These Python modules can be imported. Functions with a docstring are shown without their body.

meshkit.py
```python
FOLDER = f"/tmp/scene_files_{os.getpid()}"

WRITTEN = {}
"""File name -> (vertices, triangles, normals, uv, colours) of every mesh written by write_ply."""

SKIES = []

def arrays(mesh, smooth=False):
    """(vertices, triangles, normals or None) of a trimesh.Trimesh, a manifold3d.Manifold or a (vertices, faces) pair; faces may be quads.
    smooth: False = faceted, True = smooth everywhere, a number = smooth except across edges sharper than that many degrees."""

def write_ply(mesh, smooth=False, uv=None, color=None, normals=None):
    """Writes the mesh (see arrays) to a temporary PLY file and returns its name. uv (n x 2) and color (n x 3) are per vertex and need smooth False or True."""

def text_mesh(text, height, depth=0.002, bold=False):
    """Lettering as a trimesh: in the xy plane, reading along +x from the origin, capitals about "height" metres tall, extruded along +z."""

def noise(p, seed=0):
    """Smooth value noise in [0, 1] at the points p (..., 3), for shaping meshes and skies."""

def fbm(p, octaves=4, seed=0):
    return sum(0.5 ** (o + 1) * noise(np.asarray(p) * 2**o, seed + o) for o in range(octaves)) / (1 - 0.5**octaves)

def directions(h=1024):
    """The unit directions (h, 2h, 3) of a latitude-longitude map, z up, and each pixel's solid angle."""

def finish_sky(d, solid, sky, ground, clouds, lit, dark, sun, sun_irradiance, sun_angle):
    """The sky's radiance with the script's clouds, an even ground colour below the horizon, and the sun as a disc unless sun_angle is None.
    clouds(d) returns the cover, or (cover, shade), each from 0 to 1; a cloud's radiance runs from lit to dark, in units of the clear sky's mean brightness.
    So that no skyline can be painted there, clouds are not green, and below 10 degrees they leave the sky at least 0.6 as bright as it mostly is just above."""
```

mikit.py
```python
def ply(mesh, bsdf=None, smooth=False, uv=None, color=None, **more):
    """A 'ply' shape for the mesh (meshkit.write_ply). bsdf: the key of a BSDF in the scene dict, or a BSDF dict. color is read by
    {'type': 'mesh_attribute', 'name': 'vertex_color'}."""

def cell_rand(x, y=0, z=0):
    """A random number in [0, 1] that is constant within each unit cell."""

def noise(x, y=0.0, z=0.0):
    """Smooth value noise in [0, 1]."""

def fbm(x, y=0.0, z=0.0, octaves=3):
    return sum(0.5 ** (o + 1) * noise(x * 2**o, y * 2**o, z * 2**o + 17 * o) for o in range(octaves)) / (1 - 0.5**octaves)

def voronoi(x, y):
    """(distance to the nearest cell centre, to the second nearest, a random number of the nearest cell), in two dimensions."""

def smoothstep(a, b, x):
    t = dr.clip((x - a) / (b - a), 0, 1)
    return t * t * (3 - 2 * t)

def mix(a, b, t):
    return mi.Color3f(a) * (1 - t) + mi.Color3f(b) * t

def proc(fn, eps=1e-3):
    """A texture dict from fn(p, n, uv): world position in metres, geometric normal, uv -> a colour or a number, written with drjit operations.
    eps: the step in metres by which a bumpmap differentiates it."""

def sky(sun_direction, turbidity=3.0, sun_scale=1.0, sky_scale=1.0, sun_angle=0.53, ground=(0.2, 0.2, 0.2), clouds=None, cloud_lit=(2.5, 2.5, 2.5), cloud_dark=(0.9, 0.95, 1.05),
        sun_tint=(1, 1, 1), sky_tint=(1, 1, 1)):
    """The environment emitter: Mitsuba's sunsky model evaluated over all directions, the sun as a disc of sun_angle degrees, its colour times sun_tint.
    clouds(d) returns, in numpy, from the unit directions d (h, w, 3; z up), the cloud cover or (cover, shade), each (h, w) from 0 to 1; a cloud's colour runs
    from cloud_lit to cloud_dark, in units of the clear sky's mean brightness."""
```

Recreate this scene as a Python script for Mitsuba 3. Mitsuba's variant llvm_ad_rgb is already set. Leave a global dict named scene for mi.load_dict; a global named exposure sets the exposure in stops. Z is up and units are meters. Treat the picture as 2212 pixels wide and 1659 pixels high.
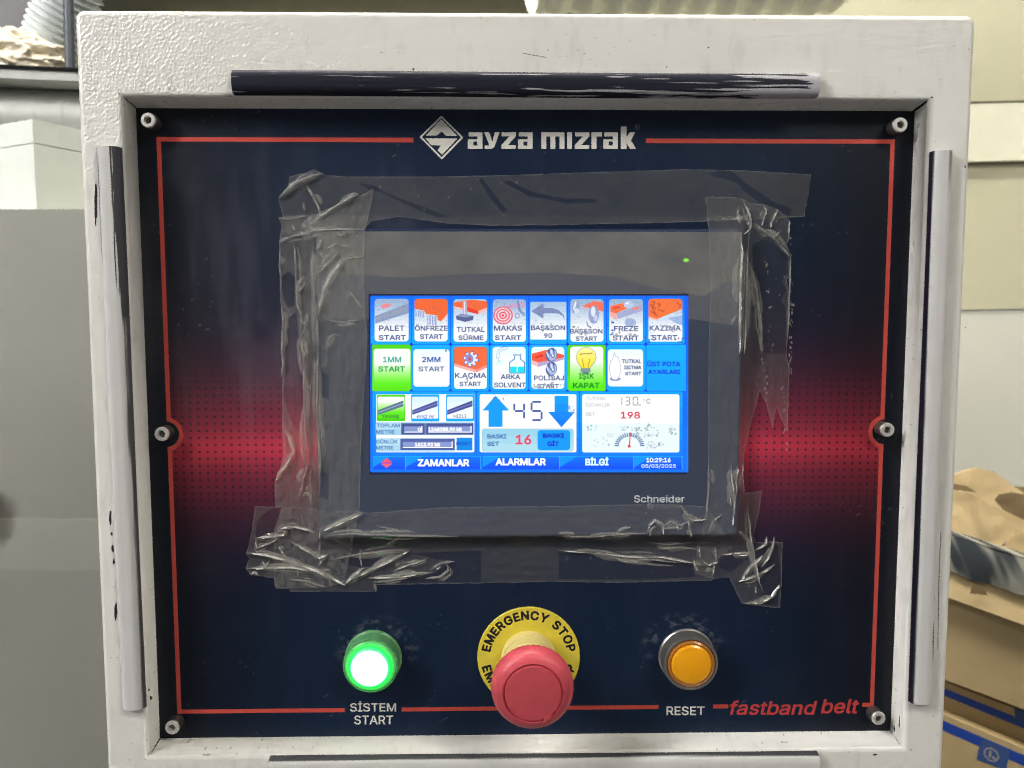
import math
import numpy as np
import drjit as dr
import mitsuba as mi
import trimesh
import shapely
from shapely import affinity
from shapely.geometry import Polygon, LineString, Point, box as sbox
from shapely.ops import unary_union
from scipy.spatial import Delaunay
import manifold3d as m3
import mikit
import meshkit

# ------------------------------------------------------------------ camera, lamps, exposure
# World: millimetres while modelling, metres in the scene. The front plate is the plane y = 0, x to the right, z up, viewer at -y.
EYE = np.array([-15.17, -384.05, 54.68])
YAW, PITCH, ROLL = -0.0180, -0.0783, 0.0024
FOCAL, CX, CY = 1662.0, 1106.0, 829.5            # of the 2212 x 1659 view in which the photograph was measured


def rot(a, k):
    c, s = math.cos(a), math.sin(a)
    return np.array({'x': [[1, 0, 0], [0, c, -s], [0, s, c]], 'y': [[c, 0, s], [0, 1, 0], [-s, 0, c]], 'z': [[c, -s, 0], [s, c, 0], [0, 0, 1]]}[k])


ROTM = rot(ROLL, 'y') @ rot(PITCH, 'x') @ rot(YAW, 'z')
T = mi.ScalarTransform4f
exposure = 0.0
scene, labels = {}, {}
fwd, up = ROTM @ np.array([0, 1.0, 0]), ROTM @ np.array([0, 0, 1.0])
scene['camera'] = {'type': 'thinlens', 'fov': 2 * math.degrees(math.atan(CX / FOCAL)), 'fov_axis': 'x', 'aperture_radius': 0.0009, 'focus_distance': 0.385,
                   'near_clip': 0.02, 'far_clip': 30.0, 'to_world': T().look_at(origin=(EYE / 1000).tolist(), target=((EYE + fwd * 400) / 1000).tolist(), up=up.tolist())}
scene['hall_light'] = {'type': 'constant', 'radiance': {'type': 'rgb', 'value': [0.155, 0.155, 0.15]}}


def lamp(key, centre, target, length, width, rgb, label):
    c, t = np.array(centre, float), np.array(target, float)
    to = T().look_at(origin=c.tolist(), target=t.tolist(), up=[0, 1, 0.01]) @ T().scale([length / 2, width / 2, 1])
    v = np.array([[-1, -1, 0], [1, -1, 0], [1, 1, 0], [-1, 1, 0.0]])
    scene[key] = {**mikit.ply((v, np.array([[0, 1, 2], [0, 2, 3]])), 'lamp_housing'), 'to_world': to, 'emitter': {'type': 'area', 'radiance': {'type': 'rgb', 'value': list(rgb)}}}
    labels[key] = {'label': label, 'category': 'lamp'}


lamp('ceiling_lamp', (-1.5, -0.9, 1.15), (0, 0, 0), 1.2, 0.16, (66, 65.3, 63), 'long fluorescent ceiling lamp above left of the control cabinet')
lamp('ceiling_lamp_001', (1.3, -1.5, 1.7), (0, 0, 0), 1.2, 0.16, (52, 50, 44), 'long fluorescent ceiling lamp above right behind the viewer')
lamp('ceiling_lamp_002', (-0.2, 0.1, 1.9), (0.2, 0.9, 0), 1.2, 0.16, (80, 77, 68), 'added unseen area light over the things behind the cabinet')  # added out of view to brighten the wall and cartons behind


# ------------------------------------------------------------------ helpers
def at(u, v, y=0.0):
    """The point on the plane y (mm) that was measured at u, v in the photograph's 2212 px wide view."""
    u, v = np.asarray(u, float), np.asarray(v, float)
    d = np.stack([(u - CX) / FOCAL, np.ones_like(u), -(v - CY) / FOCAL], -1) @ ROTM.T
    return EYE + d * ((np.asarray(y, float) - EYE[1]) / d[..., 1])[..., None]


def xz(u, v, y=0.0):
    return at(u, v, y)[..., [0, 2]]


def lin(*c):
    c = np.array(c, float) / 255
    return np.where(c <= 0.04045, c / 12.92, ((c + 0.055) / 1.055) ** 2.4)


def put(key, mesh, bsdf, smooth=False, label=None, cat=None, group=None, kind=None, uv=None, color=None, **more):
    v, f, _ = meshkit.arrays(mesh)
    scene[key] = mikit.ply((v * 0.001, f), bsdf, smooth, uv=uv, color=color, **more)
    d = {k: x for k, x in (('label', label), ('category', cat), ('group', group), ('kind', kind)) if x}
    if d:
        labels[key] = d


def tag(key, label, cat=None, group=None):
    labels[key] = {k: x for k, x in (('label', label), ('category', cat), ('group', group)) if x}


def join(*ms):
    return trimesh.util.concatenate([m for m in ms if m is not None and len(m.faces)])


def polys(g):
    return [p for p in getattr(g, 'geoms', [g]) if p.geom_type == 'Polygon' and p.area > 1e-6]


def flat(g, y):
    """Plane polygons in (x, z) as a sheet at y that faces the viewer."""
    out = []
    for p in polys(g):
        v, f = trimesh.creation.triangulate_polygon(p, engine='earcut')
        v = np.asarray(v)
        a = np.cross(v[f[:, 1]] - v[f[:, 0]], v[f[:, 2]] - v[f[:, 0]])
        f = np.where((a < 0)[:, None], f[:, ::-1], f)
        out.append(trimesh.Trimesh(np.c_[v[:, 0], np.full(len(v), y), v[:, 1]], f, process=False))
    return join(*out)


TURN = np.array([[1, 0, 0, 0], [0, 0, -1, 0], [0, 1, 0, 0], [0, 0, 0, 1.0]])


def extr(g, y_back, y_front):
    """Polygons in (x, z) as solids from y_back to y_front (the latter nearer to the viewer)."""
    out = []
    for p in polys(g):
        m = trimesh.creation.extrude_polygon(p, abs(y_back - y_front), engine='earcut')
        m.apply_transform(TURN)
        m.apply_translation([0, y_back, 0])
        out.append(m)
    return join(*out)


def turned(profile, x, z, y0=0.0, n=64):
    """A solid of revolution about the y direction; profile of (radius, height towards the viewer)."""
    m = trimesh.creation.revolve(np.array(profile, float), sections=n)
    m.apply_transform(TURN)
    m.apply_translation([x, y0, z])
    return m


def rrect(x0, z0, x1, z1, r, n=6):
    pts = []
    for cx, cz, a0 in ((x1 - r, z1 - r, 0), (x0 + r, z1 - r, 90), (x0 + r, z0 + r, 180), (x1 - r, z0 + r, 270)):
        for k in range(n + 1):
            a = math.radians(a0 + 90 * k / n)
            pts.append((cx + r * math.cos(a), cz + r * math.sin(a)))
    return np.array(pts)


def loft(rings, flip=False):
    """Skin through rings [(n x 2 points, y), ...]."""
    n = len(rings[0][0])
    v = np.vstack([np.c_[r[:, 0], np.full(n, y), r[:, 1]] for r, y in rings])
    f = []
    for k in range(len(rings) - 1):
        i = np.arange(n)
        j = (i + 1) % n
        a, b, c, d = k * n + i, k * n + j, (k + 1) * n + j, (k + 1) * n + i
        f += [np.c_[a, b, c], np.c_[a, c, d]]
    f = np.vstack(f)
    return trimesh.Trimesh(v, f[:, ::-1] if flip else f, process=False)


def grid(p, nu, nv):
    """A sheet of nu x nv points p (nu*nv, 3)."""
    i, j = np.meshgrid(np.arange(nu - 1), np.arange(nv - 1), indexing='ij')
    a = (i * nv + j).ravel()
    f = np.vstack([np.c_[a, a + 1, a + nv + 1], np.c_[a, a + nv + 1, a + nv]])
    return trimesh.Trimesh(np.asarray(p).reshape(-1, 3), f, process=False)


TEXTS = {}


def text_shape(s, bold=False):
    if (s, bold) not in TEXTS:
        m = meshkit.text_mesh(s, 10, 1, bold=bold)
        v, f = m.vertices, m.faces[m.face_normals[:, 2] > 0.5]
        TEXTS[s, bold] = unary_union([Polygon(v[t][:, :2]).buffer(0.002) for t in f]).simplify(0.03)
    return TEXTS[s, bold]


def fit(g, x0, y0, x1, y1):
    """The shape g scaled to fill a box; y0 is its lower edge in g's sense of up."""
    a, b, c, d = g.bounds
    sx, sy = (x1 - x0) / (c - a), (y1 - y0) / (d - b)
    return affinity.affine_transform(g, [sx, 0, 0, sy, x0 - a * sx, y0 - b * sy])


def warp(g, y, zoom=None):
    """Shapes given in pixels of the photograph's view (or of a zoom: x0, y0, scale in 4032 px) to mm on the plane y."""
    def tr(a):
        if zoom:
            a = (np.array(zoom[:2]) + a / zoom[2]) / 1.82278
        return xz(a[:, 0], a[:, 1], y)
    return shapely.transform(g, tr).buffer(0)


def text_px(s, x0, y0, x1, y1, bold=False, shear=0.0):
    g = text_shape(s, bold)
    if shear:
        g = affinity.affine_transform(g, [1, shear, 0, 1, 0, 0])
    return fit(affinity.scale(g, 1, -1, origin=(0, 0)), x0, y0, x1, y1)


rng = np.random.default_rng(7)
P = mikit.proc
fbm, noise, sstep, mixc = mikit.fbm, mikit.noise, mikit.smoothstep, mikit.mix


def rgb(*c):
    return {'type': 'rgb', 'value': [float(x) for x in c]}


# ------------------------------------------------------------------ materials
def bsdf(name, **kw):
    scene[name] = {'type': 'twosided', 'b': {'type': 'principled', **kw}}


def paint_color(p, n, uv):
    x, z = p.x * 1000, p.z * 1000
    base = mixc((0.74, 0.72, 0.685), (0.68, 0.662, 0.625), fbm(x * 0.02, p.y * 20, z * 0.02, 3))
    specks = sstep(0.86, 0.9, noise(x * 0.7 + 11, p.y * 300, z * 0.7)) * sstep(0.45, 0.7, noise(x * 0.05, 3.0, z * 0.05))
    grime = sstep(0.52, 0.78, fbm(x * 0.25, p.y * 120, z * 0.06 + 4, 4)) * 0.16
    return mixc(mixc(base, (0.33, 0.32, 0.29), grime), (0.10, 0.09, 0.08), specks * 0.5)


def paint_bump(p, n, uv):
    x, y, z = p.x * 1000, p.y * 1000, p.z * 1000
    rough = 1.0 + 0.7 * sstep(0, -170, x)
    a, b = x * 0.8 + z * 0.6, z * 0.8 - x * 0.6
    return (sstep(0.35, 0.75, noise(a * 0.95, y * 0.95, b * 0.95)) * 0.00008 + noise(x * 2.2, y * 2.2, z * 2.2) * 0.000025) * rough


scene['frame_paint'] = {'type': 'twosided', 'b': {'type': 'bumpmap', 't': P(paint_bump, 0.0002), 'scale': 1.0,
                        'b': {'type': 'principled', 'base_color': P(paint_color), 'roughness': 0.24, 'specular': 0.5}}}
RED_Z = float(xz(1141, 966)[1])


def plate_color(p, n, uv):
    x, z = p.x * 1000, p.z * 1000
    navy = mi.Color3f(0.0034, 0.0068, 0.0190)
    d = z - RED_Z
    glow = dr.exp(-dr.square((d - 1) / 23.0)) * 0.42 + dr.exp(-dr.square(d / 7.5)) * 0.46 + dr.exp(-dr.square((d - 2) / 42.0)) * 0.13
    side = dr.select(dr.abs(x) < 178.5, sstep(15, 95, dr.abs(x)), 0)
    hole = dr.square(dr.abs(x) - 181.0) + dr.square(z - HOLE_Z) < 49
    glow = dr.select(hole, 0, glow * side)
    gx, gz = (dr.abs(x) + 2.0) / 4.02, d / 3.55
    fx, fz = gx - dr.floor(gx) - 0.5, gz - dr.floor(gz) - 0.5
    r = dr.sqrt(dr.square(fx * 4.02) + dr.square(fz * 3.55))
    fade = sstep(54, 28, dr.abs(d)) * side
    dot = sstep(0.78, 0.5, r) * fade * dr.select(hole, 0, 1)
    c = navy + mi.Color3f(0.56, 0.028, 0.045) * glow
    c = mixc(c, (0.012, 0.010, 0.022), dot * 0.85)
    streak = fbm(x * 0.10, 2.0, z * 0.012, 3)
    dust = sstep(0.45, 0.8, streak) * 0.5 + sstep(0.55, 0.8, fbm(x * 0.03, 7.0, z * 0.03, 4)) * 0.5
    reflection_veil = sstep(-20, -90, x) * sstep(-25, 20, z) * sstep(165, 90, z)  # upper-left veil painting room reflections, with heavier dust
    c = c + mi.Color3f(0.034, 0.031, 0.036) * (dust * (0.15 + 1.1 * reflection_veil) + 0.35 * reflection_veil)
    for bx, bz in ((-77.3, -121.3), (79.4, -120.4)):
        rr_ = dr.sqrt(dr.square(x - bx) + dr.square(z - bz - 5))
        c = c + mi.Color3f(0.05, 0.05, 0.05) * sstep(13, 16, rr_) * sstep(24, 17, rr_) * sstep(-2, 12, z - bz) * sstep(0.45, 0.7, fbm(x * 0.35, 1.0, z * 0.35, 4))
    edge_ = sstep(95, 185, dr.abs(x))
    c = c * (1 - 0.45 * edge_) + mi.Color3f(0.0, 0.0060, 0.0185) * (1 - edge_)  # blue tint in the middle stands in for glare from the display
    spot = sstep(0.90, 0.95, noise(x * 0.5 + z * 0.23, 9.0, z * 0.5 - x * 0.27)) * sstep(0.62, 0.8, noise(x * 0.05, 5.0, z * 0.05))
    return mixc(c, (0.16, 0.16, 0.17), spot * 0.25)


HOLE_Z = float(xz(362, 938)[1])
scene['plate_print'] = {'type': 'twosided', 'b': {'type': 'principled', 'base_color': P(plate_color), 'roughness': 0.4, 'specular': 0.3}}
bsdf('red_print', base_color=rgb(0.50, 0.065, 0.05), roughness=0.4, specular=0.4)
bsdf('red_script', base_color=rgb(0.46, 0.045, 0.045), roughness=0.4, specular=0.4)
bsdf('white_print', base_color=rgb(0.66, 0.64, 0.60), roughness=0.4, specular=0.4)
bsdf('faint_print', base_color=rgb(0.17, 0.18, 0.21), roughness=0.4, specular=0.4)
bsdf('black_print', base_color=rgb(0.012, 0.013, 0.018), roughness=0.5, specular=0.3)
bsdf('screen_print', base_color=rgb(0.62, 0.64, 0.68), roughness=0.35, specular=0.5)
bsdf('ink', base_color=rgb(0.012, 0.012, 0.022), roughness=0.35, specular=0.5)
bsdf('dark_gap', base_color=rgb(0.006, 0.006, 0.007), roughness=0.8, specular=0.1)
bsdf('steel', base_color=rgb(0.95, 0.93, 0.89), roughness=0.32, metallic=0.75)
bsdf('shaded_steel', base_color=rgb(0.13, 0.125, 0.12), roughness=0.35, metallic=0.7)
bsdf('socket_shade', base_color=rgb(0.05, 0.045, 0.035), roughness=0.4, metallic=0.5)
bsdf('dull_steel', base_color=rgb(0.36, 0.34, 0.32), roughness=0.34, metallic=0.85)
bsdf('screen_case', base_color=rgb(0.018, 0.030, 0.072), roughness=0.3, specular=0.5)  # blue over the dark grey stands in for display glare
bsdf('yellow_plate', base_color=P(lambda p, n, uv: mixc((0.74, 0.60, 0.05), (0.62, 0.50, 0.06), fbm(p.x * 120, 1.0, p.z * 120, 3))), roughness=0.42, specular=0.4)
bsdf('collar_plastic', base_color=rgb(0.66, 0.55, 0.22), roughness=0.45, specular=0.4)
bsdf('red_plastic', base_color=P(lambda p, n, uv: mixc((0.53, 0.060, 0.085), (0.45, 0.065, 0.08), fbm(p.x * 160, p.y * 160, p.z * 160, 3))), roughness=0.42, specular=0.45)
bsdf('amber_lens', base_color=rgb(0.85, 0.36, 0.003), roughness=0.22, specular=0.6)
bsdf('amber_rim', base_color=rgb(0.36, 0.13, 0.02), roughness=0.2, specular=0.6)
bsdf('green_rim', base_color=rgb(0.10, 0.30, 0.12), roughness=0.2, specular=0.6)
bsdf('green_bezel', base_color=rgb(0.09, 0.26, 0.11), roughness=0.22, specular=0.7)
bsdf('lamp_housing', base_color=rgb(0.7, 0.7, 0.7), roughness=0.6)
bsdf('display_glass', base_color=rgb(0.01, 0.01, 0.012), roughness=0.25, specular=0.5)


def film_tone(p, n, uv):
    x, z = p.x * 1000, p.z * 1000
    return mixc((0.50, 0.47, 0.42), (0.30, 0.29, 0.27), fbm(x * 0.07, 3.0, z * 0.07, 4))  # grey-brown also stands in for the room reflected in the tape


def film(name, opacity, tone, rough=0.12):
    scene[name] = {'type': 'mask', 'opacity': opacity, 'b': {'type': 'twosided', 'b': {'type': 'principled', 'base_color': tone, 'roughness': rough, 'specular': 0.9, 'clearcoat': 0.6, 'clearcoat_gloss': 0.9}}}


film('film_haze', 0.10, P(film_tone), 0.06)
film('film_face', 0.36, P(film_tone), 0.2)
film('film_face_mid', 0.22, rgb(0.46, 0.45, 0.46), 0.2)
film('film_face_low', 0.075, rgb(0.44, 0.47, 0.52), 0.2)
film('film_left', 0.17, P(film_tone), 0.06)
film('film_clear', 0.035, P(film_tone))
film('film_crease', 0.28, rgb(0.66, 0.62, 0.54), 0.08)
film('film_glint', 0.85, rgb(0.90, 0.89, 0.85), 0.08)  # near-opaque white, a painted highlight
film('film_facet', 0.15, rgb(0.70, 0.67, 0.60), 0.05)
film('film_edge', 0.3, rgb(0.55, 0.52, 0.47), 0.15)

# ------------------------------------------------------------------ the cabinet: housing
DEPTH = -11.5                                    # front of the frame
OX, OT, OB = 211.6, 200.2, -1200.0
r_out = 2.6
outer = lambda inset: rrect(-OX + inset, OB + inset, OX - inset, OT - inset, 4.5 - inset * 0.9)
rings = [(outer(r_out * (1 - math.sin(a))), DEPTH + r_out * (1 - math.cos(a))) for a in np.linspace(0, math.pi / 2, 6)]
rings += [(outer(0), 70.0)]
shell = loft(rings, flip=True)
inner = lambda e, s=0.0: np.array([(190.6 - s * 0.8 + e, 160.8 - s * 2.3 + e), (-190.6 + s * 0.8 - e, 160.8 - s * 2.3 + e), (-190.6 + s * 0.8 - e, -161 + s * 3.1 - e), (190.6 - s * 0.8 + e, -161 + s * 3.1 - e)])
r_in = 2.2
wall = [(inner(r_in * (1 - math.sin(a))), DEPTH + r_in * (1 - math.cos(a))) for a in np.linspace(0, math.pi / 2, 6)]
wall += [(inner(0, 1.0), 0.6)]
lip = loft(wall)
face = flat(Polygon(rings[0][0], [wall[0][0]]), DEPTH)
put('control_cabinet__housing', join(shell, face, lip), 'frame_paint', 35, label='pale grey textured steel housing frame of the control cabinet')
tag('control_cabinet', 'pale grey control cabinet with a dark operator panel, lit touchscreen and push buttons', 'control panel')

slits = []
for (sx, a, b, w) in ((1, (190.6, 160.8), (188.9, 158.3), 0.55), (-1, (-190.6, 160.8), (-189.6, 158.6), 0.25), (-1, (-190.8, -161.2), (-189.8, -158.2), 0.45), (1, (190.8, -161.1), (189.9, -158.4), 0.3)):
    # weld gaps in the corners of the recess: dark rods that follow the mitre
    p0 = np.array([a[0] + sx * 1.6, DEPTH + 0.2, a[1] + math.copysign(1.6, a[1])])
    p1 = np.array([a[0] - sx * 0.1, DEPTH + 2.6, a[1] - math.copysign(0.1, a[1])])
    p2 = np.array([b[0], -0.3, b[1]])
    slits += [trimesh.creation.cylinder(w, segment=[p0, p1], sections=8), trimesh.creation.cylinder(w, segment=[p1, p2], sections=8)]
for k in range(4):
    put('control_cabinet__corner_gap' + ('' if k == 0 else f'_{k:03d}'), join(*slits[2 * k:2 * k + 2]), 'dark_gap')

# chipped paint, ink dashes and scratches on the frame
marks = []
for u, v, w, h in ((893, 149, 5, 5), (232, 575, 4, 5), (243, 636, 5, 5), (1440, 145, 3, 3), (1530, 103, 3, 3), (2085, 360, 3, 5), (322, 1490, 4, 5), (326, 1508, 6, 9), (1890, 1630, 9, 4), (1968, 1620, 3, 3),
                   (1932, 1575, 3, 14), (238, 1118, 5, 30), (241, 1153, 4, 8), (243, 1185, 6, 16), (246, 1213, 5, 12), (250, 1320, 6, 38), (1990, 1170, 4, 4), (2085, 708, 3, 3), (207, 440, 6, 90), (1943, 1560, 2, 30), (2012, 1260, 2, 60), (2016, 1380, 2, 90)):
    e = shapely.affinity.scale(Point(0, 0).buffer(1, 6), w / 2, h / 2)
    a = np.array(e.exterior.coords)
    a = a * (0.75 + 0.5 * rng.random((len(a), 1))) + [u, v]
    marks.append(warp(Polygon(a).buffer(0), DEPTH - 0.15))
for pts, w in (([(1130, 115), (1180, 124)], 0.5), ([(2032, 1150), (2028, 1260), (2026, 1400)], 0.5), ([(2020, 1120), (2018, 1300)], 0.4)):
    marks.append(warp(LineString(pts).buffer(w), DEPTH - 0.15))
put('control_cabinet__ink_mark', flat(unary_union(marks), DEPTH - 0.15), 'ink', kind='stuff')

# ------------------------------------------------------------------ the front plate and its print
plate = sbox(-190.2, -158.6, 189.9, 159.2)
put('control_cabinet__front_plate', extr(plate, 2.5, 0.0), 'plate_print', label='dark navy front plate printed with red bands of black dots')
LW = 2.15
zt, zb, xl, xr = 145.0, -145.0, -180.5, 180.5


def px_x(u, v):
    return float(xz(u, v)[0])


gaps = [sbox(px_x(893, 298), zt - 6, px_x(1395, 298), zt + 6), sbox(px_x(745, 1543), zb - 6, px_x(868, 1543), zb + 6), sbox(px_x(1422, 1534), zb - 6, px_x(1540, 1534), zb + 6), sbox(px_x(1573, 1532), zb - 6, px_x(1862, 1530), zb + 6)]
ring = sbox(xl, zb, xr, zt).difference(sbox(xl + LW, zb + LW, xr - LW, zt - LW))
ring = ring.difference(unary_union(gaps))
for s in (-1, 1):
    c = Point(s * 181.0, HOLE_Z)
    ring = ring.difference(c.buffer(6.4)).union(c.buffer(6.4 + LW, 24).difference(c.buffer(6.4, 24)).intersection(sbox(-xr, -200, xr, 200)))
put('control_cabinet__front_plate__border_line', flat(ring, -0.12), 'red_print', label='red border line printed round the front plate')

ZL = (1600, 420, 2.212)


def glyph_a(x):
    g = unary_union([sbox(x + 8, 222, x + 128, 259), sbox(x + 84, 222, x + 128, 368), sbox(x, 284, x + 128, 368)]).buffer(-8).buffer(8, 6)
    g = g.difference(sbox(x + 48, 304, x + 83, 338))
    return g.union(sbox(x + 100, 350, x + 128, 368))


def glyph_z(x):
    return Polygon([(x + 2, 222), (x + 127, 222), (x + 127, 256), (x + 57, 334), (x + 126, 334), (x + 124, 368), (x, 368), (x, 335), (x + 70, 258), (x + 2, 258)])


word = [glyph_a(535), Polygon([(676, 222), (722, 222), (750, 306), (770, 222), (813, 222), (768, 345), (756, 360), (736, 368), (683, 368), (683, 338), (712, 338), (722, 330)]), glyph_z(828), glyph_a(972),
        unary_union([sbox(1175, 222, 1218, 368), sbox(1254, 240, 1297, 368), sbox(1334, 250, 1377, 368), sbox(1175, 222, 1377, 260).buffer(-12).buffer(12), sbox(1175, 222, 1250, 240)]), sbox(1400, 222, 1443, 368), glyph_z(1467),
        unary_union([sbox(1612, 222, 1656, 368), sbox(1630, 222, 1704, 260)]), glyph_a(1715),
        unary_union([sbox(1868, 172, 1918, 368), Polygon([(1910, 275), (1948, 222), (1994, 222), (1956, 292), (2000, 368), (1948, 368), (1910, 306)])])]
logo = [Polygon([(305, 78), (496, 268), (309, 460), (115, 264)], [[(305, 98), (135, 264), (308, 440), (476, 268)]]),
        Polygon([(303, 108), (445, 256), (348, 255), (308, 216), (266, 250), (168, 254)]), Polygon([(165, 275), (445, 277), (312, 418), (270, 381), (302, 338), (215, 335)])]
put('control_cabinet__front_plate__lettering', flat(warp(unary_union(word), -0.12, ZL), -0.12), 'white_print', label='white lower-case company lettering at the top of the front plate')
put('control_cabinet__front_plate__emblem', flat(warp(unary_union(logo), -0.12, ZL), -0.12), 'white_print', label='white diamond emblem left of the company lettering')
reg = unary_union([Point(2012, 175).buffer(22).difference(Point(2012, 175).buffer(18)), text_px('R', 2004, 164, 2020, 186)])
put('control_cabinet__front_plate__lettering_001', flat(warp(reg, -0.12, ZL), -0.12), 'faint_print')
ZG, ZO = (1200, 2350, 1.8433), (2400, 2350, 1.8433)
sis = unary_union([text_px('SİSTEM', 330, 757, 662, 832), text_px('START', 360, 862, 640, 925)]).buffer(1.2)
put('control_cabinet__front_plate__lettering_002', flat(warp(sis, -0.12, ZG), -0.12), 'white_print', label='white words under the lit green button')
put('control_cabinet__front_plate__lettering_003', flat(warp(text_px('RESET', 415, 796, 688, 858).buffer(1.5), -0.12, ZO), -0.12), 'white_print', label='white word under the amber button')
fast = unary_union([text_px('fastband', 872, 752, 1508, 858, True, 0.22), text_px('belt', 1532, 742, 1812, 848, True, 0.22)])
put('control_cabinet__front_plate__lettering_004', flat(warp(fast, -0.12, ZO), -0.12), 'red_script', label='red slanted words at the lower right of the front plate')

# screws: button-edged socket heads standing proud of the plate
prof = [(0, 3.0), (3.4, 3.0), (3.5, 5.9), (3.5, 6.4), (3.2, 6.9), (0, 6.9)]
for k, (u, v) in enumerate(((319, 259), (1946, 269), (348.5, 938), (1918, 929), (371, 1573), (1899, 1553))):
    x, _, z = at(u, v, -6.9)
    body = turned(prof, 0, 0, 0, 40)
    a0 = rng.random() * 1.0
    hexa = Polygon([(2.0 * math.cos(a0 + i * math.pi / 3), 2.0 * math.sin(a0 + i * math.pi / 3)) for i in range(6)])
    head = m3.Manifold(m3.Mesh(body.vertices.astype(np.float32), body.faces.astype(np.uint32)))
    cut = extr(hexa, -3.6, -8)
    cut.merge_vertices()
    body.merge_vertices()
    head = m3.Manifold(m3.Mesh(body.vertices.astype(np.float32), body.faces.astype(np.uint32)))
    cutm = m3.Manifold(m3.Mesh(cut.vertices.astype(np.float32), cut.faces.astype(np.uint32)))
    res = (head - cutm).to_mesh()
    m = trimesh.Trimesh(res.vert_properties[:, :3], res.tri_verts)
    m.apply_translation([x, 0, z])
    key = 'control_cabinet__screw' + ('' if k == 0 else f'_{k:03d}')
    put(key, m, 'steel', 30)
    put(key + '__socket', flat(affinity.translate(affinity.scale(hexa, .97, .97), x, z), -4.4), 'socket_shade')  # dark sheet painting the shade inside the hex hole
    put(key + '__shaded_side', turned([(3.7, 0.0), (3.7, 5.6), (3.5, 5.8)], x, z, 0, 40), 'shaded_steel', 30)  # dark shell painting the shaded side of the screw

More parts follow.
